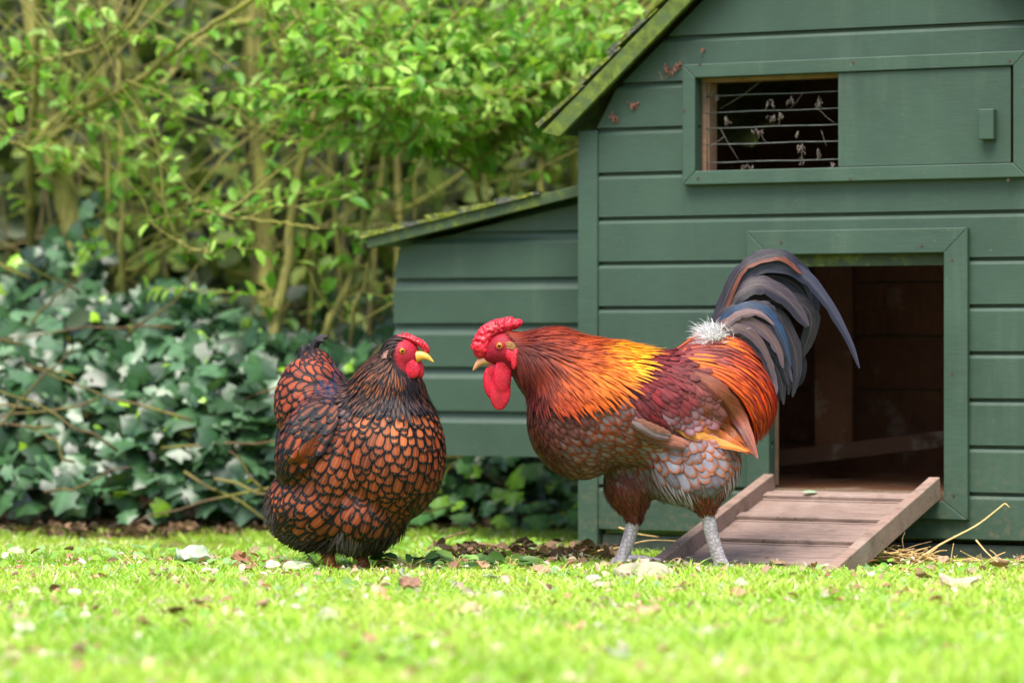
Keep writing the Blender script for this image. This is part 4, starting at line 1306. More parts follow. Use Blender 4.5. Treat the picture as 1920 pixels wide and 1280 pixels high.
lookR = looks([
    (985, 720, S(96, 34, 30), S(60, 26, 28), 34, 5, 7, .8), (990, 800, S(92, 28, 22), S(66, 24, 22), 36, 6, 8, .7), (1010, 850, S(98, 36, 26), S(74, 40, 36), 34, 7, 9, .7),
    (1050, 780, S(112, 60, 56), S(84, 36, 30), 34, 8, 9, .62), (1070, 830, S(113, 96, 101), S(122, 52, 34), 34, 9, 11, .60), (1110, 870, S(115, 99, 104), S(106, 50, 36), 32, 9.5, 11, .62),
    (1150, 810, S(129, 115, 122), S(138, 60, 36), 36, 10, 12, .56), (1200, 850, S(129, 120, 130), S(140, 64, 36), 38, 11, 13, .62), (1110, 800, S(125, 111, 120), S(140, 62, 38), 34, 9, 11, .56),
    (1240, 840, S(142, 137, 151), S(156, 84, 52), 46, 15, 17, .72), (1250, 890, S(129, 125, 139), S(130, 82, 62), 48, 15, 17, .8), (1310, 850, S(137, 129, 142), S(160, 90, 56), 36, 12, 14, .68),
    (1375, 870, S(135, 122, 129), S(164, 84, 48), 30, 9, 11, .62), (1320, 905, S(103, 96, 106), S(100, 74, 66), 36, 12, 13, .78), (1290, 935, S(112, 86, 82), S(96, 60, 50), 34, 6, 8, .8),
    (1320, 945, S(118, 48, 28), S(100, 40, 26), 14, 4, 6, .8), (1160, 920, S(110, 84, 78), S(110, 50, 34), 34, 8, 10, .7), (1180, 950, S(104, 44, 30), S(92, 40, 28), 14, 4, 6, .8),
    (1200, 925, S(92, 62, 56), S(86, 52, 46), 30, 6, 8, .8), (1260, 760, S(120, 60, 60), S(96, 44, 44), 38, 8, 11, .7), (1350, 760, S(150, 60, 30), S(120, 40, 26), 40, 8, 11, .7)])
headhole = [(880, 590), (962, 590), (972, 640), (974, 690), (950, 705), (880, 705)]
def finer(fn, kl, kw, ks):
    def g(P):
        c, e, L, HW, sp, lw = fn(P)
        return c, e, L * kl, HW * kw, sp * ks, lw
    return g
tract('body_feathers', rb, rV, rF, None, flowR, finer(lookR, .9, .84, .84), 2.6, 1.0, M_FR, rooster, RB, 30000, cup=.07, holes=[headhole], wob=.16)
# soft hairy feathers round the thighs
hairR = looks([(1320, 935, S(122, 52, 30), S(110, 44, 26), 17, 1.6, 3.6, .9), (1180, 940, S(112, 46, 28), S(96, 40, 26), 18, 1.6, 3.6, .9), (1260, 910, S(150, 138, 142), S(120, 92, 84), 26, 2.0, 6, .9), (1385, 880, S(168, 152, 156), S(150, 110, 90), 26, 2.0, 6, .9)])
tract('thigh_fluff', rb, rV, rF, [(1130, 900), (1200, 880), (1260, 900), (1330, 925), (1395, 850), (1400, 900), (1360, 970), (1320, 990), (1240, 985), (1180, 1000), (1140, 980)], flowR, hairR, 5, 2.0, M_F, rooster, RB, 30000, 'hair', .1, np.array([-1, 0, 1.0]), wob=.3)

# wing: bow, coverts, flight feathers (both sides)
wing = None
lookW = looks([(1190, 700, S(120, 18, 26), S(92, 12, 22), 40, 5, 7, .8), (1240, 680, S(120, 36, 40), S(98, 24, 30), 44, 5, 7, .8), (1290, 690, S(128, 56, 50), S(104, 38, 40), 42, 6, 8, .75), (1200, 760, S(110, 18, 28), S(84, 14, 24), 40, 6, 8, .8),
               (1250, 740, S(120, 40, 42), S(98, 30, 36), 38, 7, 9, .75), (1240, 785, S(140, 118, 132), S(124, 60, 62), 34, 8, 10, .62), (1280, 770, S(142, 108, 118), S(124, 62, 62), 34, 9, 11, .7), (1310, 745, S(126, 72, 68), S(106, 52, 50), 34, 9, 11, .8), (1190, 785, S(136, 112, 122), S(120, 60, 50), 34, 8, 10, .65)])
flowW = field([(1180, 680, 1, .45, 0), (1260, 690, 1, .6, 0), (1200, 760, .8, 1, 0), (1260, 760, 1, .7, 0), (1310, 740, 1, .9, 0), (1230, 800, 1, .45, 0)])
bow = [(1182, 700), (1205, 655), (1270, 655), (1310, 680), (1335, 735), (1318, 775), (1270, 795), (1215, 792), (1180, 775)]
for side in (1, -1):
    wing = MB()
    for pts, hw, c, e, lw, off in [
        ([(1296, 700), (1345, 735), (1384, 788), (1410, 854)], 16, S(146, 76, 54), S(108, 50, 38), .75, 15),
        ([(1275, 740), (1330, 768), (1370, 806), (1400, 846)], 17, S(150, 78, 42), S(120, 58, 32), .8, 9.5),
        ([(1270, 765), (1325, 787), (1364, 817), (1402, 847)], 18, S(168, 88, 40), S(136, 66, 32), .85, 8.5),
        ([(1272, 785), (1318, 803), (1356, 824), (1400, 846)], 14, S(176, 94, 42), S(146, 74, 34), .85, 7.5),
        ([(1262, 800), (1305, 816), (1345, 828), (1392, 842)], 10, S(194, 128, 62), S(166, 98, 46), .85, 6.5)]:
        quill(wing, [(x, y, side * (min(abs(rb.surf_w(x, y, side)), 118) + off)) for x, y in pts], hw, c, e, lw, 'quill', cup=.05, face=(0, -side, 0))
    wing.build('wing_feathers', M_FT, rooster, offset=RB)
    tract('wing_coverts', rb, rV, rF, bow, flowW, lookW, 3.5, 9.0, M_FR, rooster, RB, 40000, 'round', .06, side=side, wob=.16)
    pr = MB()
    for pts, hw, c, e, off in [([(1186, 790), (1212, 806), (1248, 820), (1287, 831)], 12, S(150, 84, 58), S(122, 80, 72), 15), ([(1180, 794), (1206, 812), (1242, 826), (1280, 835)], 10, S(144, 78, 50), S(116, 76, 66), 18),
                               ([(1186, 784), (1206, 794), (1230, 804), (1254, 813)], 9, S(150, 96, 80), S(130, 108, 110), 20), ([(1180, 788), (1200, 799), (1224, 811), (1248, 819)], 8, S(128, 108, 112), S(104, 82, 82), 22)]:
        quill(pr, [(x, y, side * (min(abs(rb.surf_w(x, y, side)), 118) + off)) for x, y in pts], hw, c, e, .75, 'broad', cup=.2, face=(0, -side, 0))
    pr.build('wing_primaries', M_FT, rooster, offset=RB)
# saddle
lookS = looks([(1280, 660, S(140, 70, 64), S(110, 44, 48), 70, 4.5, 6.5, .7), (1330, 655, S(184, 70, 40), S(126, 42, 40), 95, 5, 6.5, .7), (1350, 690, S(212, 62, 14), S(150, 32, 20), 130, 5, 6.5, .7), (1400, 675, S(214, 48, 10), S(160, 30, 18), 120, 5, 6.5, .7),
               (1420, 710, S(216, 46, 8), S(170, 30, 14), 90, 5, 6.5, .75), (1310, 700, S(222, 92, 28), S(136, 34, 28), 110, 5, 6.5, .7)])
flowS = field([(1270, 655, 1, .12, 0), (1330, 655, 1, .22, 0), (1390, 665, .9, .6, 0), (1430, 700, .45, 1, 0), (1440, 760, .02, 1, 0), (1320, 700, 1, .5, 0), (1370, 720, .8, .9, 0), (1400, 770, .4, 1, 0), (1350, 770, .7, .8, 0)])
lookSf = finer(lookS, .95, .68, .62)
def mixS(P, c, e):
    t = RNG.random((len(P), 1)); lo = (-P[:, 2:3] - 640) / 80
    hot = S(240, 112, 14); dk = S(150, 70, 66)
    c = np.where(t < .24, hot, c); c = np.where((t > .92), dk, c)
    return c, c * .25 + e * .75
tract('saddle_feathers', rb, rV, rF, [(1255, 640), (1330, 625), (1390, 640), (1445, 680), (1455, 730), (1420, 735), (1370, 722), (1318, 700), (1275, 680)], flowS, lookSf, 8, 11, M_FH, rooster, RB, 140000, 'hack', .10, wob=.12, mixcol=mixS)
# hackle
lookH = looks([(970, 625, S(140, 52, 28), S(110, 36, 24), 46, 3.4, 5.2, .75), (1010, 625, S(160, 62, 26), S(120, 40, 26), 66, 3.8, 5.6, .75), (1060, 632, S(190, 84, 26), S(150, 52, 24), 84, 4.2, 6, .75), (1110, 645, S(244, 168, 24), S(220, 110, 20), 92, 4.6, 6.2, .75), (1140, 665, S(252, 190, 28), S(228, 122, 20), 84, 4.8, 6.2, .75),
               (975, 665, S(112, 46, 34), S(86, 34, 32), 56, 3.6, 5.4, .75), (985, 700, S(104, 38, 34), S(84, 30, 32), 60, 3.8, 5.6, .75), (1010, 680, S(150, 60, 34), S(110, 40, 34), 76, 4, 5.8, .75), (1050, 680, S(202, 96, 24), S(160, 60, 26), 88, 4.4, 6, .75), (1090, 690, S(228, 124, 18), S(206, 92, 18), 86, 4.6, 6.2, .75), (1110, 705, S(226, 118, 18), S(210, 90, 18), 76, 4.8, 6.2, .75),
               (1005, 715, S(112, 40, 34), S(90, 28, 30), 56, 4, 6, .75), (1040, 715, S(190, 76, 20), S(150, 46, 22), 66, 4.4, 6, .75), (1080, 720, S(222, 106, 16), S(196, 76, 16), 64, 4.6, 6.2, .75)])
hk = [(944, 626), (965, 614), (990, 608), (1060, 612), (1120, 628), (1160, 645), (1150, 690), (1120, 722), (1070, 738), (1020, 738), (990, 730), (972, 705), (972, 668), (962, 642)]
lookHf = finer(lookH, .86, .62, .56)
def mixH(P, c, e):
    t = RNG.random((len(P), 1))
    c = c ** 1.12 * 1.02
    c = np.where(t < .10, c * .8, c); c = np.where(t > .9, c * 1.15 + .02, c)
    return c, c * .25 + e * .75
tract('neck_hackle', rb, rV, rF, hk, flowR, lookHf, 8, 5, M_FH, rooster, RB, 240000, 'hack', .10, wob=.10, mixcol=mixH)
# tail
tl = MB()
A, B_, C_, DB = S(64, 57, 67), S(40, 39, 54), S(92, 72, 72), S(44, 68, 100)
def tq(pts, w, hw, c, e, lw=.8, shape='quill', tilt=0.0, dw=0.0):
    n = len(pts)
    quill(tl, [(x, y, w + dw * i / n) for i, (x, y) in enumerate(pts)], hw, c, e, lw, shape, tilt=tilt + .16, cup=.05, n=56, notch=2)
tq([(1330, 640), (1352, 590), (1388, 520), (1432, 483), (1478, 488), (1512, 520), (1524, 560)], -12, 17, B_, S(60, 56, 70), .8, 'broad', .2)
tq([(1330, 636), (1350, 585), (1385, 508), (1430, 482), (1470, 482), (1502, 512)], 10, 12, A, S(128, 70, 50), .8, 'broad', .3)
tq([(1335, 636), (1355, 590), (1384, 532), (1431, 499), (1484, 504), (1525, 534), (1560, 582), (1592, 640), (1611, 690)], 4, 14, S(66, 66, 84), S(46, 46, 64), .75, 'quill', .1)
tq([(1335, 640), (1372, 560), (1420, 520), (1480, 525), (1522, 565), (1530, 590)], -20, 18, B_, S(56, 54, 70), .8, 'broad', .1)
tq([(1338, 640), (1358, 592), (1384, 548), (1426, 534), (1474, 560), (1514, 612)], 12, 19, S(84, 72, 80), S(52, 48, 60), .8, 'broad', .15)
tq([(1345, 640), (1400, 580), (1460, 560), (1510, 575), (1522, 610), (1502, 672)], -8, 18, A, B_, .8, 'broad')
tq([(1345, 640), (1400, 590), (1452, 590), (1485, 640), (1494, 692), (1486, 744)], 2, 15, A, S(62, 60, 76), .78, 'quill', -.1)
tq([(1348, 640), (1420, 620), (1478, 640), (1500, 690), (1489, 730)], -14, 16, B_, S(58, 56, 70), .8, 'broad')
tq([(1342, 634), (1362, 598), (1396, 578), (1438, 588), (1465, 630), (1481, 686)], 22, 12.5, DB, S(54, 62, 84), .7, 'quill', .1)
tq([(1345, 632), (1375, 604), (1412, 597), (1446, 622), (1470, 668), (1484, 716)], 15, 12, S(88, 80, 94), S(66, 62, 78), .8, 'quill', .05)
tq([(1340, 632), (1358, 608), (1395, 602), (1432, 622), (1458, 660), (1466, 690)], 28, 11, C_, S(84, 70, 80), .75, 'quill')
tq([(1345, 640), (1400, 640), (1440, 664), (1462, 706), (1468, 758)], 18, 13, A, S(62, 58, 72), .8, 'quill')
tq([(1345, 642), (1410, 650), (1446, 690), (1456, 730), (1456, 752)], 6, 14, B_, S(56, 52, 66), .8, 'broad')
tq([(1340, 630), (1365, 616), (1400, 622), (1430, 656), (1447, 708)], 34, 10, C_, S(86, 72, 80), .7, 'quill')
tq([(1340, 634), (1375, 624), (1410, 640), (1436, 676), (1450, 722), (1452, 744)], 26, 11, S(104, 88, 96), S(74, 66, 78), .78, 'quill')
tq([(1350, 640), (1405, 634), (1450, 655), (1475, 700), (1478, 740)], 9, 13, A, S(64, 60, 74), .8, 'quill')
tq([(1340, 632), (1362, 606), (1386, 590), (1420, 588), (1450, 610)], 33, 8, S(126, 100, 100), S(96, 78, 84), .7, 'quill')
for k in range(30):
    t = k / 29; s = -1 if k % 2 else 1
    x0, y0 = 1338 + 10 * t, 634 - 3 * t
    a = 1.15 - 1.5 * t; ln = 96 + 26 * RNG.random()
    p1 = (x0 + .45 * ln * math.cos(a), y0 - .45 * ln * math.sin(a)); p2 = (x0 + ln * math.cos(a - .55), y0 - ln * math.sin(a - .55) * .9); p3 = (p2[0] + 14 + 16 * t, p2[1] + 38 + 30 * t)
    tq([(x0, y0), p1, p2, p3], s * (6 + 18 * RNG.random()), 7 + 5 * RNG.random(), A * (.8 + .4 * RNG.random()), B_ * .9, .8, 'broad')
tl.build('tail', M_FT, rooster, offset=RB)
fl = MB()
for k in range(2000):
    a = RNG.normal(2.2, .75); ln = 14 + 26 * RNG.random() ** 1.8
    x0, y0, w0 = 1340 + RNG.normal(0, 11), 634 + RNG.normal(0, 7), RNG.normal(14, 16)
    dx, dy, dz = math.cos(a) * ln, -math.sin(a) * ln * .9, RNG.normal(8, 12)
    quill(fl, [(x0, y0, w0), (x0 + dx * .5, y0 + dy * .6, w0 + dz * .6), (x0 + dx, y0 + dy * .9 + 3, w0 + dz)], .55, S(240, 238, 240), S(228, 222, 226), .9, 'hair', n=6)
fl.build('white_tail_fluff', M_F, rooster, offset=RB)
# head
cb = Body(3.2); rs = np.random.default_rng(4)
cc = catmull(np.array([(897, 654), (900, 641), (908, 625), (924, 613), (945, 608), (962, 604), (977, 601)], float), 60)
for k in range(0, 60, 3):
    x, y = cc[k]; t = k / 60
    wd = 15 * (1 - .75 * max(0, (t - .5) / .5)); hh = 15 * (1 - .62 * max(0, (t - .25) / .75))
    cb.ell(x + 5 * (1 - t), y + 3 + 1 * (1 - t), 0, (hh, hh, wd))
for k in range(220):
    i = rs.integers(0, 50); x, y = cc[i]; t = i / 60
    wd = 15 * (1 - .75 * max(0, (t - .5) / .5)); w = rs.uniform(-1, 1) * wd
    tx_, ty_ = cc[min(i + 1, 59)] - cc[max(i - 1, 0)]; L_ = math.hypot(tx_, ty_); nx2, ny2 = ty_ / L_, -tx_ / L_
    h_ = (11 - 4.5 * t) * math.sqrt(max(0, 1 - (w / wd) ** 2)) + rs.uniform(-1, 2.0)
    cb.ell(x + nx2 * h_ + rs.normal(0, 1), y + ny2 * h_ + rs.normal(0, 1), w, (rs.uniform(1.4, 2.7),) * 3)
for k in range(260):
    i = rs.integers(0, 56); x, y = cc[i]; t = i / 60; s = 1 if k % 2 else -1
    wd = 15 * (1 - .75 * max(0, (t - .5) / .5)); hh = 15 * (1 - .62 * max(0, (t - .25) / .75)); a = rs.uniform(-1, 1)
    tx_, ty_ = cc[min(i + 1, 59)] - cc[max(i - 1, 0)]; L_ = math.hypot(tx_, ty_); nx2, ny2 = ty_ / L_, -tx_ / L_
    cb.ell(x + 5 * (1 - t) + nx2 * a * hh, y + 4 + ny2 * a * hh, s * wd * math.sqrt(max(0.04, 1 - a * a)), (rs.uniform(1.4, 2.9),) * 3)
blob_part('comb', cb, (876, 588, -26), (988, 684, 26), 1.7, M_COMB, rooster, RB)
wt = Body(5)
wt.ell(938, 733, 12, (20, 36, 4.0), -4).ell(943, 700, 15, (17, 32, 5), -4).ell(947, 676, 14, (12, 14, 7), 0)
blob_part('wattle', wt, (910, 660, -5), (972, 782, 34), 2.2, M_WATTLE, rooster, RB)
wt = Body(5)
wt.ell(921, 718, 1, (15, 31, 4.5), 8).ell(929, 692, 2, (12, 16, 6))
blob_part('wattle', wt, (895, 655, -20), (950, 760, 16), 2.0, M_WATTLE, rooster, RB)
for s in (1, -1):
    er = Body(4); ew = abs(rb.surf_w(964, 668, s)); er.ell(966, 672, s * (ew + 3), (7.5, 21, 5), -8).ell(957, 664, s * (ew - 1), (9, 14, 5))
    blob_part('earlobe', er, (940, 636, -52), (982, 700, 52), 2.0, M_COMB, rooster, RB)
    et = MB()
    for k in range(40):
        x, y = 953 + rs.normal(0, 2.5), 646 + rs.normal(0, 3)
        quill(et, [(x, y, s * (ew - 2)), (x + 5, y + 2, s * (ew + 5)), (x + 12, y + 4 + rs.normal(0, 1.5), s * (ew + 6))], 1.4, S(176, 130, 76), S(130, 90, 56), .9, 'hair', n=5)
    et.build('ear_tuft', M_F, rooster, offset=RB)
    eye(rooster, RB, 937, 648, s * (abs(rb.surf_w(937, 648, s)) - 1.0), 6.6, (-.15, -s, .05))
beak(rooster, RB, (930, 671, 0), (903, 677, 0), (886, 695, 0), 13.5, mat_simple('horn_beak', S(196, 140, 100), .35, .5, .3, 80), (0, 1, 0))
shank(rooster, [(1191, 972, -38), (1178, 1020, -38), (1162, 1062, -38)], 13.5, 12.3, M_SHANK, RB,
      [[(1162, 1060, -38), (1135, 1064, -36), (1100, 1066, -34)], [(1162, 1060, -38), (1140, 1065, -18), (1112, 1067, 6)], [(1162, 1060, -38), (1142, 1064, -58), (1114, 1066, -80)], [(1168, 1048, -38), (1200, 1048, -36), (1240, 1053, -34)]])
shank(rooster, [(1322, 955, 54), (1334, 1010, 54), (1352, 1062, 54)], 13.5, 12.6, M_SHANK, RB,
      [[(1352, 1060, 54), (1322, 1065, 56), (1290, 1067, 58)], [(1352, 1060, 54), (1328, 1066, 76), (1304, 1068, 98)], [(1352, 1060, 54), (1330, 1064, 34), (1300, 1066, 14)], [(1356, 1056, 54), (1374, 1063, 52), (1390, 1067, 50)]])

# ------------------------------------------------------------------ hen
hb = Body(16)
hb.ell(757, 664, 72, (31, 31, 26), -8)
hb.cone((750, 668, 70), (730, 735, 46), 30, 66)
hb.cone((730, 735, 46), (712, 800, 28), 66, 96)
hb.ell(731, 846, 36, (104, 130, 108), 4)
hb.ell(640, 862, -6, (112, 142, 118), 0)
hb.ell(600, 946, -6, (100, 84, 100), 0)
hb.ell(684, 960, 20, (78, 70, 88), 0)
hb.ell(585, 772, -118, (76, 102, 84), 12)
hb.ell(583, 700, -146, (34, 44, 40), 0)
hb.ell(580, 826, 52, (50, 86, 54), -26)
hV, hF = hb.mesh(q(470, 1075, 200), q(870, 610, -250), 6.0)
HB = np.array([-0.30, 0, 0.0])
hen = empty('hen', tuple(HB))
tag(hen, 'plump hen with chestnut feathers laced in black, small red comb and yellow beak', 'hen')
px, py = hV[:, 0], -hV[:, 2]
face = np.clip((27 - np.hypot(px - 768, (py - 664) / 1.25)) / 6, 0, 1)[:, None]
face = face * (hV[:, 1] < 0)[:, None]
col = S(34, 26, 28) * (1 - face) + S(206, 34, 60, .8) * face
MB().add(to_world(hV), hF, col=col).build('body', M_BODY, hen, offset=HB)
flowH = field([(745, 640, -1, .5, -.3), (720, 665, -.6, 1, 0), (760, 700, 0, 1, 0), (790, 720, .3, 1, 0), (690, 710, -.7, .8, 0), (730, 740, -.15, 1, 0), (680, 750, -.55, 1, 0), (800, 780, .3, 1, 0), (760, 800, 0, 1, 0),
               (830, 850, .05, 1, 0), (740, 870, -.1, 1, 0), (680, 840, -.3, 1, 0), (790, 930, -.3, 1, 0), (720, 950, -.35, 1, 0), (640, 820, -.6, .9, 0), (610, 770, -.6, .8, 0), (560, 850, -.5, 1, 0), (650, 920, -.55, .9, 0),
               (600, 960, -.8, .7, 0), (540, 980, -.7, .6, 0), (500, 940, -.3, 1, 0), (570, 1030, -.5, .8, 0), (660, 1030, -.3, 1, 0), (730, 1010, -.25, 1, 0),
               (650, 705, -1, .2, -.3), (610, 730, -1, .25, -.3), (560, 740, -.8, .7, -.3), (530, 800, -.4, 1, -.2), (515, 850, -.1, 1, -.2), (585, 690, -.4, -.6, -.3), (570, 670, -.2, -1, -.2)])
o1, o2, bk = S(130, 56, 24), S(144, 66, 30), S(25, 20, 24)
lookHn = looks([  # bluish edges near the neck: reflected sky put into the feather colour
    (700, 770, S(168, 89, 43), bk, 28, 10.8, 12.5, 0.59), (760, 790, S(172, 89, 44), bk, 28, 11.3, 13, 0.61), (820, 830, S(151, 67, 30), bk, 30, 13.0, 14, 0.64), (740, 850, o2, bk, 34, 14.0, 15.5, 0.69), (790, 880, o1, bk, 34, 14.0, 15, 0.69),
    (690, 840, o1, bk, 34, 14.0, 15.5, 0.69), (640, 800, S(132, 58, 27), bk, 30, 10.8, 12.5, 0.57), (650, 860, o2, bk, 36, 15.1, 16.5, 0.69), (620, 760, S(105, 48, 29), S(30, 30, 42), 28, 9.2, 11, 0.53), (700, 920, o1, bk, 36, 14.6, 15.5, 0.67), (770, 930, S(123, 53, 24), bk, 34, 13.0, 14, 0.65),
    (650, 930, o1, bk, 40, 16.2, 17.5, 0.67), (600, 960, o2, bk, 42, 16.2, 18, 0.65), (550, 960, S(146, 70, 32), bk, 36, 10.8, 13, 0.53), (510, 950, S(149, 72, 34), bk, 30, 7.6, 10, 0.55), (560, 1010, S(132, 65, 32), bk, 32, 8.1, 11, 0.45), (620, 1010, S(105, 48, 25), bk, 34, 9.7, 12, 0.49),
    (690, 990, S(123, 53, 25), bk, 38, 13.0, 14, 0.59), (740, 1000, S(110, 51, 29), bk, 40, 8.6, 10, 0.55), (800, 920, S(105, 44, 22), bk, 34, 11.9, 13, 0.59),
    (560, 720, S(151, 63, 34), bk, 30, 11.9, 13.5, 0.63), (530, 770, S(146, 56, 27), bk, 32, 13.0, 14.5, 0.63), (520, 840, S(112, 44, 24), bk, 32, 11.9, 14, 0.55), (600, 700, S(154, 65, 36), bk, 28, 10.8, 12.5, 0.63), (640, 720, S(114, 51, 37), S(44, 52, 82), 26, 9.7, 11.5, 0.55), (585, 655, S(105, 51, 34), bk, 26, 8.6, 10, 0.49), (570, 790, S(96, 39, 24), bk, 30, 11.9, 14, 0.57),
    (720, 740, S(70, 58, 66), S(36, 38, 52), 28, 7.6, 9, 0.59), (680, 745, S(84, 64, 62), S(36, 38, 52), 30, 7.6, 9, 0.59)])
hhole = [(742, 640), (830, 600), (860, 700), (800, 705), (760, 705), (740, 685)]
tract('body_feathers', hb, hV, hF, None, flowH, finer(lookHn, .94, .9, .9), 3.0, 1.0, M_F, hen, HB, 40000, cup=.07, holes=[hhole, [(700, 610), (780, 610), (780, 690), (700, 690)]], wob=.16)
# wing on the near side
lookHW = looks([(600, 780, S(110, 52, 32), S(28, 26, 34), 32, 9, 11, .46), (570, 830, S(150, 62, 28), bk, 36, 11, 13, .50), (620, 790, S(128, 60, 34), S(30, 28, 38), 32, 9, 11, .46), (545, 870, S(140, 58, 28), bk, 40, 11, 13, .55)])
flowHW = field([(610, 770, -.65, .75, 0), (560, 840, -.5, 1, 0), (530, 880, -.3, 1, 0), (600, 840, -.55, .9, 0)])
hw_poly = [(604, 758), (644, 764), (642, 792), (616, 826), (590, 846), (556, 850), (552, 826), (576, 782)]
tract('wing_coverts', hb, hV, hF, hw_poly, flowHW, lookHW, 4, 10, M_F, hen, HB, 40000, cup=.06, side=1, wob=.08)
wq = MB()
for k in range(9):
    t = k / 8
    a = (598 - 30 * t + 22 * (1 - t), 800 + 34 * t); b = (562 - 14 * t + 30 * (1 - t), 846 + 16 * t); e = (514 + 62 * (1 - t) ** 1.1 * .9, 902 - 14 * (1 - t))
    quill(wq, [(x, y, min(hb.surf_w(x, y), 110) + 13 + 5 * t) for x, y in (a, b, e)], 6.5, S(122, 54, 24) if k < 7 else S(140, 66, 28), S(30, 22, 22), .42, 'quill', face=(0, -1, 0))
wq.build('wing_feathers', M_FT, hen, offset=HB)
# hackle; its bluish dark edges have a blue sky sheen painted in
lookHH = looks([(735, 650, S(70, 46, 38), S(36, 28, 28), 22, 2.6, 4.2, .6), (715, 668, S(112, 64, 40), S(40, 30, 30), 28, 3, 4.8, .5), (700, 700, S(150, 82, 42), S(44, 30, 28), 36, 3.4, 5.4, .45), (740, 710, S(138, 74, 38), S(42, 28, 28), 34, 3.4, 5.4, .45), (700, 740, S(118, 72, 46), S(38, 32, 38), 36, 4.6, 6.2, .45), (740, 745, S(92, 64, 54), S(34, 34, 46), 36, 4.8, 6.2, .5),
                (665, 735, S(110, 66, 44), S(36, 32, 38), 36, 4.4, 6.4, .5), (790, 730, S(128, 74, 42), S(34, 30, 36), 36, 4, 6, .45), (770, 715, S(44, 36, 40), S(26, 22, 26), 28, 3.4, 5.4, .5), (775, 750, S(90, 70, 66), S(36, 36, 50), 34, 4.6, 6.6, .45)])
tract('neck_hackle', hb, hV, hF, [(742, 622), (722, 640), (700, 665), (672, 700), (650, 740), (690, 752), (740, 762), (790, 758), (815, 760), (800, 715), (768, 706), (746, 700), (738, 670), (752, 640), (775, 634), (760, 622)], flowH, lookHH, 4, 3, M_FH, hen, HB, 70000, 'point', .08, wob=.10)
# hairy fluff round the vent and legs
hairH = looks([(600, 1030, S(66, 54, 56), S(38, 32, 36), 18, 1.8, 4.5, .9), (650, 1000, S(92, 80, 84), S(60, 52, 56), 34, 1.8, 4.5, .9), (730, 1010, S(60, 48, 50), S(34, 28, 32), 26, 1.8, 5, .9), (500, 950, S(80, 66, 66), S(50, 42, 44), 20, 1.6, 6, .9)])
tract('fluff', hb, hV, hF, [(484, 900), (506, 900), (530, 985), (600, 1015), (650, 985), (690, 1010), (750, 985), (772, 960), (776, 985), (720, 1034), (560, 1034), (484, 970)], flowH, hairH, 11, 2, M_F, hen, HB, 50000, 'hair', .1, np.array([-1, 0, 1.0]), wob=.35)
ft = MB()
def fq(pts, hw, c, e, tilt=0.0): quill(ft, [(x, y, w) for x, y, w in pts], hw, c, e, .8, 'broad', tilt=tilt)
kb, ke = S(50, 44, 50), S(28, 24, 28)
fq([(584, 690, -146), (580, 655, -150), (588, 636, -150), (606, 630, -148)], 8, kb, ke, .3)
fq([(584, 690, -140), (576, 660, -140), (584, 640, -140), (600, 640, -136)], 6, kb, ke)
fq([(578, 690, -140), (566, 665, -142), (560, 655, -142), (556, 674, -140), (560, 690, -138)], 9, kb, ke)
fq([(578, 690, -150), (568, 668, -150), (570, 652, -150), (576, 660, -148)], 8, ke, ke)
fq([(572, 695, -140), (560, 676, -140), (556, 684, -138)], 8, kb, ke)
ft.build('tail', M_FT, hen, offset=HB)
ft = MB()
for k in range(7):
    y = 820 + 10 * k
    fq([(530, y - 60, -150), (516, y - 10, -150), (509 + k, y + 34, -146)], 8, S(58, 54, 62), S(34, 32, 38))
ft.build('flank_feathers', M_FT, hen, offset=HB)
# head
cb = Body(2.4)
cc = catmull(np.array([(750, 628), (766, 631), (782, 638), (796, 647), (803, 654)], float), 40)
for k in range(0, 40, 3):
    x, y = cc[k]; t = k / 40
    cb.ell(x, y + 2, 76 + 6 * t, (5, 3.2 + 3.5 * t, 4 + 7 * math.sin(math.pi * min(1, t + .15))))
for k in range(80):
    i = rs.integers(5, 40); x, y = cc[i]; t = i / 40; w = rs.uniform(-1, 1) * (4 + 6 * t)
    cb.ell(x + rs.normal(0, 1), y - 2 - 3 * t + rs.normal(0, 1.2), 76 + 6 * t + w, (rs.uniform(1.2, 2.2),) * 3)
blob_part('comb', cb, (736, 612, 50), (816, 672, 106), 1.4, M_COMB, hen, HB)
wt = Body(4); wt.ell(773, 692, 92, (18, 17, 5), -8).ell(768, 678, 90, (12, 12, 6))
blob_part('wattle', wt, (745, 655, 78), (800, 718, 106), 1.8, M_WATTLE, hen, HB)
wt = Body(4); wt.ell(788, 690, 74, (9, 19, 5), 10)
blob_part('wattle', wt, (770, 660, 60), (806, 718, 88), 1.8, M_WATTLE, hen, HB)
er = Body(4); er.ell(736, 685, 93, (6, 17, 4), -24).ell(750, 690, 93, (14, 10, 5), -30)
blob_part('earlobe', er, (715, 655, 78), (775, 712, 106), 1.8, M_COMB, hen, HB)
et = MB()
for k in range(50):
    x, y = 728 + rs.normal(0, 3), 664 + rs.normal(0, 3)
    quill(et, [(x + 10, y, 96), (x + 4, y + 1, 100), (x - 4, y + 2 + rs.normal(0, 2), 100)], 1.5, S(190, 140, 130), S(150, 110, 104), .9, 'hair', n=5)
et.build('ear_tuft', M_F, hen, offset=HB)
eye(hen, HB, 757.5, 657.5, hb.surf_w(757.5, 657.5) - 2.0, 6.0, (.12, -1, .05))
eye(hen, HB, 772, 657.5, 48, 6.0, (.3, 1, .05))
beak(hen, HB, (780, 668, 82), (799, 667, 87), (816, 678, 91), 11, mat_simple('yellow_beak', S(226, 168, 70), .35, .5, .2, 80), (-.25, .97, 0))
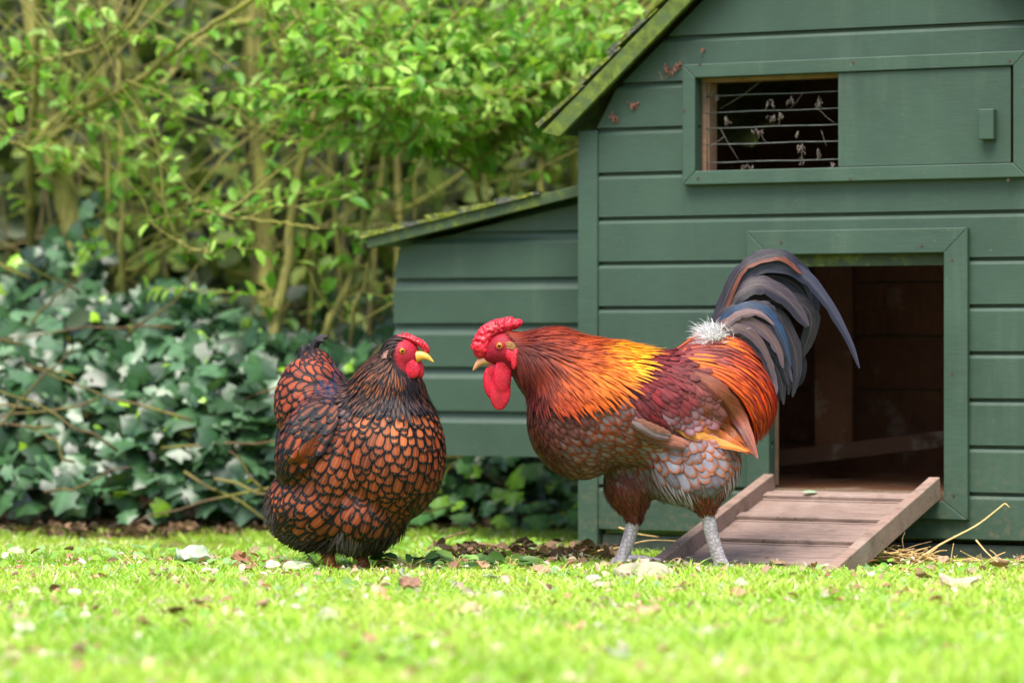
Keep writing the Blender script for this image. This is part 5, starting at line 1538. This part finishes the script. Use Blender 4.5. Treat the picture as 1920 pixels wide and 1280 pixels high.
shank(hen, [(612, 1022, 10), (617, 1045, 10), (622, 1066, 10)], 12, 12, M_SHANKY, HB,
      [[(622, 1062, 10), (645, 1066, 20), (668, 1068, 28)], [(622, 1062, 10), (628, 1066, 34), (634, 1068, 56)], [(622, 1062, 10), (648, 1066, 2), (672, 1068, -4)], [(620, 1062, 10), (604, 1066, 4), (590, 1068, 0)]])
shank(hen, [(676, 1022, -10), (679, 1045, -10), (683, 1066, -10)], 11, 11, M_SHANKY, HB,
      [[(683, 1062, -10), (705, 1066, -2), (726, 1068, 6)], [(683, 1062, -10), (690, 1066, 12), (698, 1068, 32)], [(683, 1062, -10), (708, 1066, -20), (732, 1068, -28)], [(681, 1062, -10), (666, 1066, -16), (652, 1068, -20)]])
# ================================================================== small things on the grass
M_PALE = mat_leaf('bleached_leaf', 0.6, 0.3, 0.25)
M_STRAW = mat_simple('straw', S(214, 178, 118), 0.55, 0.4, 0.3, 90)
M_TWIG = mat_simple('twig', S(140, 112, 86), 0.8, 0.2, 0.35, 80)
def flake(name, label, cat, px, py, size, col, seed, group=None, up=0.008, wid=0.8, mat=None, d=None, tilt=0.35, az=None):
    """one curled leaf lying in the grass under photo pixel (px, py)"""
    d = d or CAM_H * FPX / (py - 640)
    p = W(px, py, d); p[2] = float(ground_z(p[0], p[1])) + up
    if d < 6.3: p[2] += 0.004
    rs = np.random.default_rng(seed)
    a = rs.random() * 6.28 if az is None else az
    D = np.array([math.cos(a), math.sin(a), rs.normal(0, .12)])
    Nn = np.array([rs.normal(0, tilt), -0.35 + rs.normal(0, tilt), 1.0])
    D /= np.linalg.norm(D); B = np.cross(Nn, D); B /= np.linalg.norm(B); Nn = np.cross(D, B)
    nu, nv = (13, 9) if size > .045 else (7, 5)
    u = np.linspace(-1, 1, nu); v = np.linspace(-1, 1, nv)
    U, Vv = np.meshgrid(u, v, indexing='ij')
    edge = (np.clip(1 - np.abs(U) ** 2.2, 0, 1) ** .6) * (1 + .22 * np.sin(5 * U + rs.random() * 6) * np.sign(Vv))
    h = 0.14 * U ** 2 * rs.normal(.1, .7) + 0.22 * Vv ** 2 * rs.normal(.3, .6)
    for _ in range(4):
        f = rs.normal(0, 4.2, 2); h = h + .06 * np.sin(f[0] * U + f[1] * Vv + rs.random() * 6)
    X = U * .5 * size; Y = Vv * edge * .5 * size * wid; H = h * size * .8
    P3 = X[..., None] * D + Y[..., None] * B + H[..., None] * Nn
    mb = MB(); c3 = np.array(col) * (1 + .25 * rs.normal(0, .5, (nu * nv, 1)))
    mb.add(P3.reshape(-1, 3), grid_faces(1, nu, nv), col=np.clip(c3, 0.01, .9))
    o = mb.build(name, mat or M_PALE, smooth=True, loc=tuple(p))
    m = o.modifiers.new('thick', 'SOLIDIFY'); m.thickness = 0.0008
    return tag(o, label, cat, group)
big = [
 (1205, 1092, .105, S(200, 192, 162), 'large bleached leaf lying in the grass just below the rooster near foot', 0.2),
 (365, 1066, .075, S(206, 222, 196), 'big pale grey green leaf lying in the grass left of the hen', 0.1),
 (556, 1074, .055, S(214, 226, 186), 'pale green leaf in the grass below the tail of the hen', -0.2),
 (512, 1082, .034, S(232, 214, 196), 'small whitish oval leaf beside the pale green leaf below the hen', 0.1),
 (1800, 1118, .070, S(224, 206, 184), 'pale papery leaf low in the grass at the right', 0.3),
 (872, 1172, .066, S(232, 196, 168), 'tan curled leaf in the foreground grass below the gap between the birds', 1.0),
 (490, 1030, .060, S(170, 146, 112), 'dull brown dry leaf on the moss left of the hen', 0.0),
 (1470, 942, .0, None, None, 0)]
for i, (px, py, sz, c, lab, az) in enumerate(big):
    if sz: flake('fallen_leaf', lab, 'leaf', px, py, sz, c, 40 + i, az=az, up=0.014, group='single pale leaves fallen on the lawn')
rs = np.random.default_rng(77)
pal = [S(226, 200, 176), S(214, 164, 132), S(176, 128, 100), S(236, 226, 206), S(214, 176, 140), S(206, 214, 176), S(170, 128, 104)]
SL = 'small dry pale leaf fragment scattered in the lawn'
SG = 'small dry leaf fragments scattered over the lawn'
placed = 0
spots = [(90, 1140), (140, 1130), (180, 1160), (270, 1190), (95, 1250), (325, 1165), (290, 1095), (365, 1148), (410, 1200), (560, 1140), (555, 1165), (610, 1185), (480, 1215), (630, 1225), (700, 1230), (840, 1245), (690, 1120), (930, 1140), (1020, 1180), (1130, 1115), (1080, 1205), (1215, 1170), (1240, 1105), (1385, 1135), (1390, 1120), (1320, 1210), (1340, 1255), (1500, 1265), (1690, 1135), (1660, 1125), (1775, 1150), (1820, 1155), (1790, 1235), (1700, 1090), (1880, 1100), (1560, 1125), (40, 1075), (30, 1040), (130, 1045), (200, 1010), (1010, 1085), (905, 1075), (450, 1065), (770, 1120), (1450, 1190), (1600, 1200), (750, 1265), (1150, 1260), (220, 1270), (1850, 1250)]
for k in range(96):
    px, py = spots[k] if k < len(spots) else (rs.uniform(-20, 1940), 1064 + 216 * rs.random() ** 1.2)
    flake('leaf_fragment', SL, 'leaf', px, py, 0.014 + 0.030 * rs.random(), pal[rs.integers(len(pal))] * rs.uniform(.8, 1.1), 200 + k, group=SG, up=0.010 + 0.008 * rs.random(), tilt=0.28)
# straw
def rod(name, pts, r, mat, label, cat, group=None, k=6):
    P = catmull(np.array(pts), max(8, 4 * len(pts)))
    o = MB().tube(P - P[0], r * np.linspace(1, .45, len(P)), k).build(name, mat, loc=tuple(P[0]))
    return tag(o, label, cat, group)
def ray(px, py, d): return W(px, py, d)
SGR = 'loose straw beside the ramp'
rod('straw', [ray(1708, 1058, 6.16), ray(1760, 1022, 6.18), ray(1830, 985, 6.2), ray(1872, 953, 6.2), ray(1884, 944, 6.2), ray(1893, 951, 6.2)], .0023, M_STRAW, 'longest straw, slanting up to the right beside the ramp', 'straw', SGR)
rod('straw', [ray(1615, 1048, 6.12), ray(1640, 1030, 6.15), ray(1657, 1019, 6.16)], .0022, M_STRAW, 'short stout straw leaning at the foot of the right ramp rail', 'straw', SGR)
rod('straw', [ray(1098, 1036, 6.35), ray(1160, 1026, 6.3), ray(1215, 1013, 6.28), ray(1275, 1014, 6.28)], .0024, M_STRAW, 'long pale straw lying across the coop foot behind the far rooster leg', 'straw', SGR)
rod('straw', [ray(1160, 988, 6.62), ray(1195, 1000, 6.62), ray(1235, 1006, 6.62)], .0020, M_STRAW, 'straw poking out of the dark gap below the coop wall', 'straw', SGR)
rod('straw', [ray(1696, 1035, 6.15), ray(1692, 1012, 6.15), ray(1697, 997, 6.16)], .0012, M_TWIG, 'thin upright bent stalk in the straw by the ramp', 'straw', SGR)
rod('straw', [ray(1783, 1052, 6.1), ray(1785, 1035, 6.1), ray(1788, 1018, 6.1)], .0013, M_STRAW, 'short upright straw right of the straw heap', 'straw', SGR)
rod('straw', [ray(1830, 1012, 6.15), ray(1850, 1035, 6.12), ray(1872, 1055, 6.1)], .0018, M_STRAW, 'straw leaning left near the right edge of the picture', 'straw', SGR)
rod('straw', [ray(1858, 1060, 6.1), ray(1868, 1042, 6.1), ray(1856, 1030, 6.1)], .0018, M_STRAW, 'broad broken straw crossing the leaning one near the right edge', 'straw', SGR)
for k in range(84):
    px = rs.normal(1700, 46) if k < 62 else rs.uniform(1640, 1900); py = 1052 - 24 * rs.random() * math.exp(-((px - 1690) / 60) ** 2)
    d = 6.1 + 0.12 * rs.random()
    a = rs.uniform(-.5, .5) + (math.pi if rs.random() < .5 else 0); ln = rs.uniform(20, 60)
    rod('straw', [ray(px, py, d), ray(px + ln * .5 * math.cos(a), py - ln * .5 * math.sin(a) + rs.normal(0, 4), d + .01), ray(px + ln * math.cos(a), min(py - ln * math.sin(a), 1064), d + rs.normal(0, .03))],
        rs.uniform(.0009, .0021), M_STRAW if rs.random() < .8 else M_TWIG, 'short broken straw in the heap at the right foot of the ramp', 'straw', SGR)
# dry straws and twigs in the lawn by the left edge and behind the hen
TG = 'twigs and dry stalks on the lawn'
rod('dry_stalk', [ray(233, 1040, 6.0), ray(248, 1054, 6.0), ray(260, 1068, 6.0)], .0019, M_STRAW, 'short thick dry stalk standing in the grass at the left', 'stalk', TG)
rod('dry_stalk', [ray(255, 1040, 6.0), ray(272, 1050, 6.0), ray(292, 1062, 6.0)], .0016, M_STRAW, 'second dry stalk slanting right at the left of the lawn', 'stalk', TG)
rod('dry_stalk', [ray(222, 1060, 6.0), ray(240, 1044, 6.0), ray(257, 1038, 6.0)], .0014, M_PALE if False else M_STRAW, 'pale frayed stalk leaning over the two dry stalks at the left', 'stalk', TG)
rod('twig', [ray(788, 1038, 6.65), ray(820, 1016, 6.7), ray(850, 1003, 6.75), ray(878, 996, 6.8)], .0034, M_TWIG, 'brown forked twig on the moss right of the hen', 'twig', TG)
rod('twig', [ray(890, 1018, 6.75), ray(930, 1022, 6.75), ray(968, 1028, 6.72)], .0036, M_TWIG, 'straight pale twig on the moss between the birds', 'twig', TG)
rod('twig', [ray(945, 1048, 6.4), ray(990, 1052, 6.38), ray(1010, 1056, 6.36)], .0045, M_TWIG, 'thick brown twig on bare soil between the birds', 'twig', TG)
rod('twig', [ray(958, 1040, 6.6), ray(968, 1030, 6.6), ray(976, 1022, 6.6)], .004, M_STRAW, 'stubby pale twig standing at the end of the straight pale twig', 'twig', TG)
rod('twig', [ray(10, 1064, 6.0), ray(40, 1068, 6.0), ray(62, 1071, 6.0)], .0018, M_STRAW, 'pale stalk lying flat at the left edge of the lawn', 'stalk', TG)
rod('twig', [ray(955, 1086, 5.8), ray(985, 1080, 5.8), ray(1012, 1076, 5.8)], .0026, M_PALE if False else M_STRAW, 'white peeled stick lying in the grass below the rooster head', 'stick', TG)
rod('dry_stalk', [ray(1215, 1078, 5.95), ray(1228, 1058, 5.95), ray(1236, 1062, 5.95), ray(1248, 1074, 5.95)], .0012, M_STRAW, 'curly bleached stem hooked up from the large bleached leaf', 'stalk', TG)
rod('dry_stalk', [ray(1250, 1072, 5.98), ray(1258, 1052, 5.98), ray(1275, 1046, 5.98), ray(1292, 1062, 5.98)], .0012, M_STRAW, 'tan looping stem between the rooster legs', 'stalk', TG)
# weed sprigs
M_SPRIG = mat_leaf('sprig_leaf', 0.4, 0.5, 0.35)
def sprig(px, py, label, n, size, seed, col, spread=1.0):
    base = W(px, py, 5.98); base[2] = 0.004
    r = empty('weed_sprig', tuple(base)); tag(r, label, 'weed', 'low weed sprigs in the grass')
    q = np.random.default_rng(seed)
    P, D, Nn, L = [], [], [], []
    st = MB()
    for k in range(n):
        a = q.random() * 6.28; h = q.uniform(.006, .026)
        tip = np.array([math.cos(a) * .028 * spread * q.random(), math.sin(a) * .02 * q.random(), h])
        st.tube(np.array([[0, 0, 0], tip * .6 + [0, 0, .004], tip]), .0009, 5)
        P.append(tip); D.append([math.cos(a) * 1.2, math.sin(a) * .5, q.normal(.1, .3)]); Nn.append([q.normal(0, .4), -.6, 1]); L.append(size * q.uniform(.6, 1.1))
    st.build('stem', M_SPRIG if False else M_STRAW, r)
    f = MB(); leaves(f, P, D, Nn, L, leaf_cols(n, col), wid=.8); f.build('leaf', M_SPRIG, r)
    return r
sprig(855, 1070, 'green weed sprig with one pale upright leaf right of the hen', 9, .034, 1, [S(120, 160, 60), S(160, 196, 110)])
sprig(770, 1066, 'dark green leafy cutting lying at the feet of the hen', 16, .036, 2, [S(48, 84, 34), S(80, 120, 50)], 2.2)
sprig(955, 1070, 'broad dull green leaf rosette in the grass below the rooster head', 9, .044, 3, [S(70, 112, 48), S(110, 140, 60)], 1.5)
# leaf caught on the ramp
p = MR @ Vector((-0.065, -0.055, 0.001))
mb = MB(); t = LEAF.copy(); t[:, 0] -= .5
leaves(mb, [[0, 0, 0]], [[1, .3, .05]], [[0, -.2, 1]], [.034], np.array([S(176, 204, 170)]), t, (LEAF_Q, LEAF_T), .9, .4)
o = mb.build('fallen_leaf', M_PALE, loc=(p.x, p.y, p.z + .004))
tag(o, 'pale green leaf lying on the upper boards of the ramp', 'leaf', 'single pale leaves fallen on the lawn')
# dead bits caught in webs on the gable
M_DEAD = mat_simple('dead_bits', S(150, 98, 84), 0.8, 0.2, 0.35, 120)
def clump(px, py, n, sz, label, seed):
    s, z = cp(px, py, -0.004)
    p = coop.matrix_basis @ Vector((s, -0.006, z))
    q = np.random.default_rng(seed); mb = MB()
    for _ in range(n):
        a = q.normal(0, sz * .5, 3) * [1, .3, .7]
        pts = a + np.cumsum(q.normal(0, sz * .45, (5, 3)) * [1, .3, 1], 0)
        mb.tube(pts, 0.0012 * q.uniform(.4, 1.3), 5)
    o = mb.build('caught_debris', M_DEAD, loc=tuple(p)); tag(o, label, 'debris', 'dead bits caught in webs on the coop gable')
clump(1153, 218, 9, .007, 'reddish dead clump in a web at the lower left of the gable', 1)
clump(1188, 195, 9, .008, 'pinkish dead clump right of and above the lower left one', 2)
clump(1252, 133, 10, .009, 'long dead wisp above the left corner of the window frame', 3)
clump(1272, 124, 7, .007, 'brown dead clump touching the wisp above the window corner', 4)
clump(1318, 95, 4, .005, 'tiny dead bit highest on the gable', 5)

# fine crumbs of dead leaf and blossom all over the lawn
mb = MB(); n = 2800
y = -2.1 + 2.3 * RNG.random(n); x = (RNG.random(n) * 2 - 1) * ((y + 6) * .16 + .1)
P = np.stack([x, y, ground_z(x, y) + 0.006 + 0.014 * RNG.random(n)], 1)
leaves(mb, P, unit(n) * np.array([1, 1, .4]), unit(n) * .6 + np.array([0, -.3, 1]), 0.006 + 0.019 * RNG.random(n) ** 1.5, leaf_cols(n, [S(226, 204, 184), S(216, 160, 132), S(150, 104, 84), S(236, 230, 210), S(200, 170, 120)], .3), wid=.9, curl=2.5)
o = mb.build('lawn_litter', M_PALE, smooth=True)
tag(o, 'fine pale crumbs of dead leaf and blossom strewn through the lawn', 'leaf litter', kind='stuff')
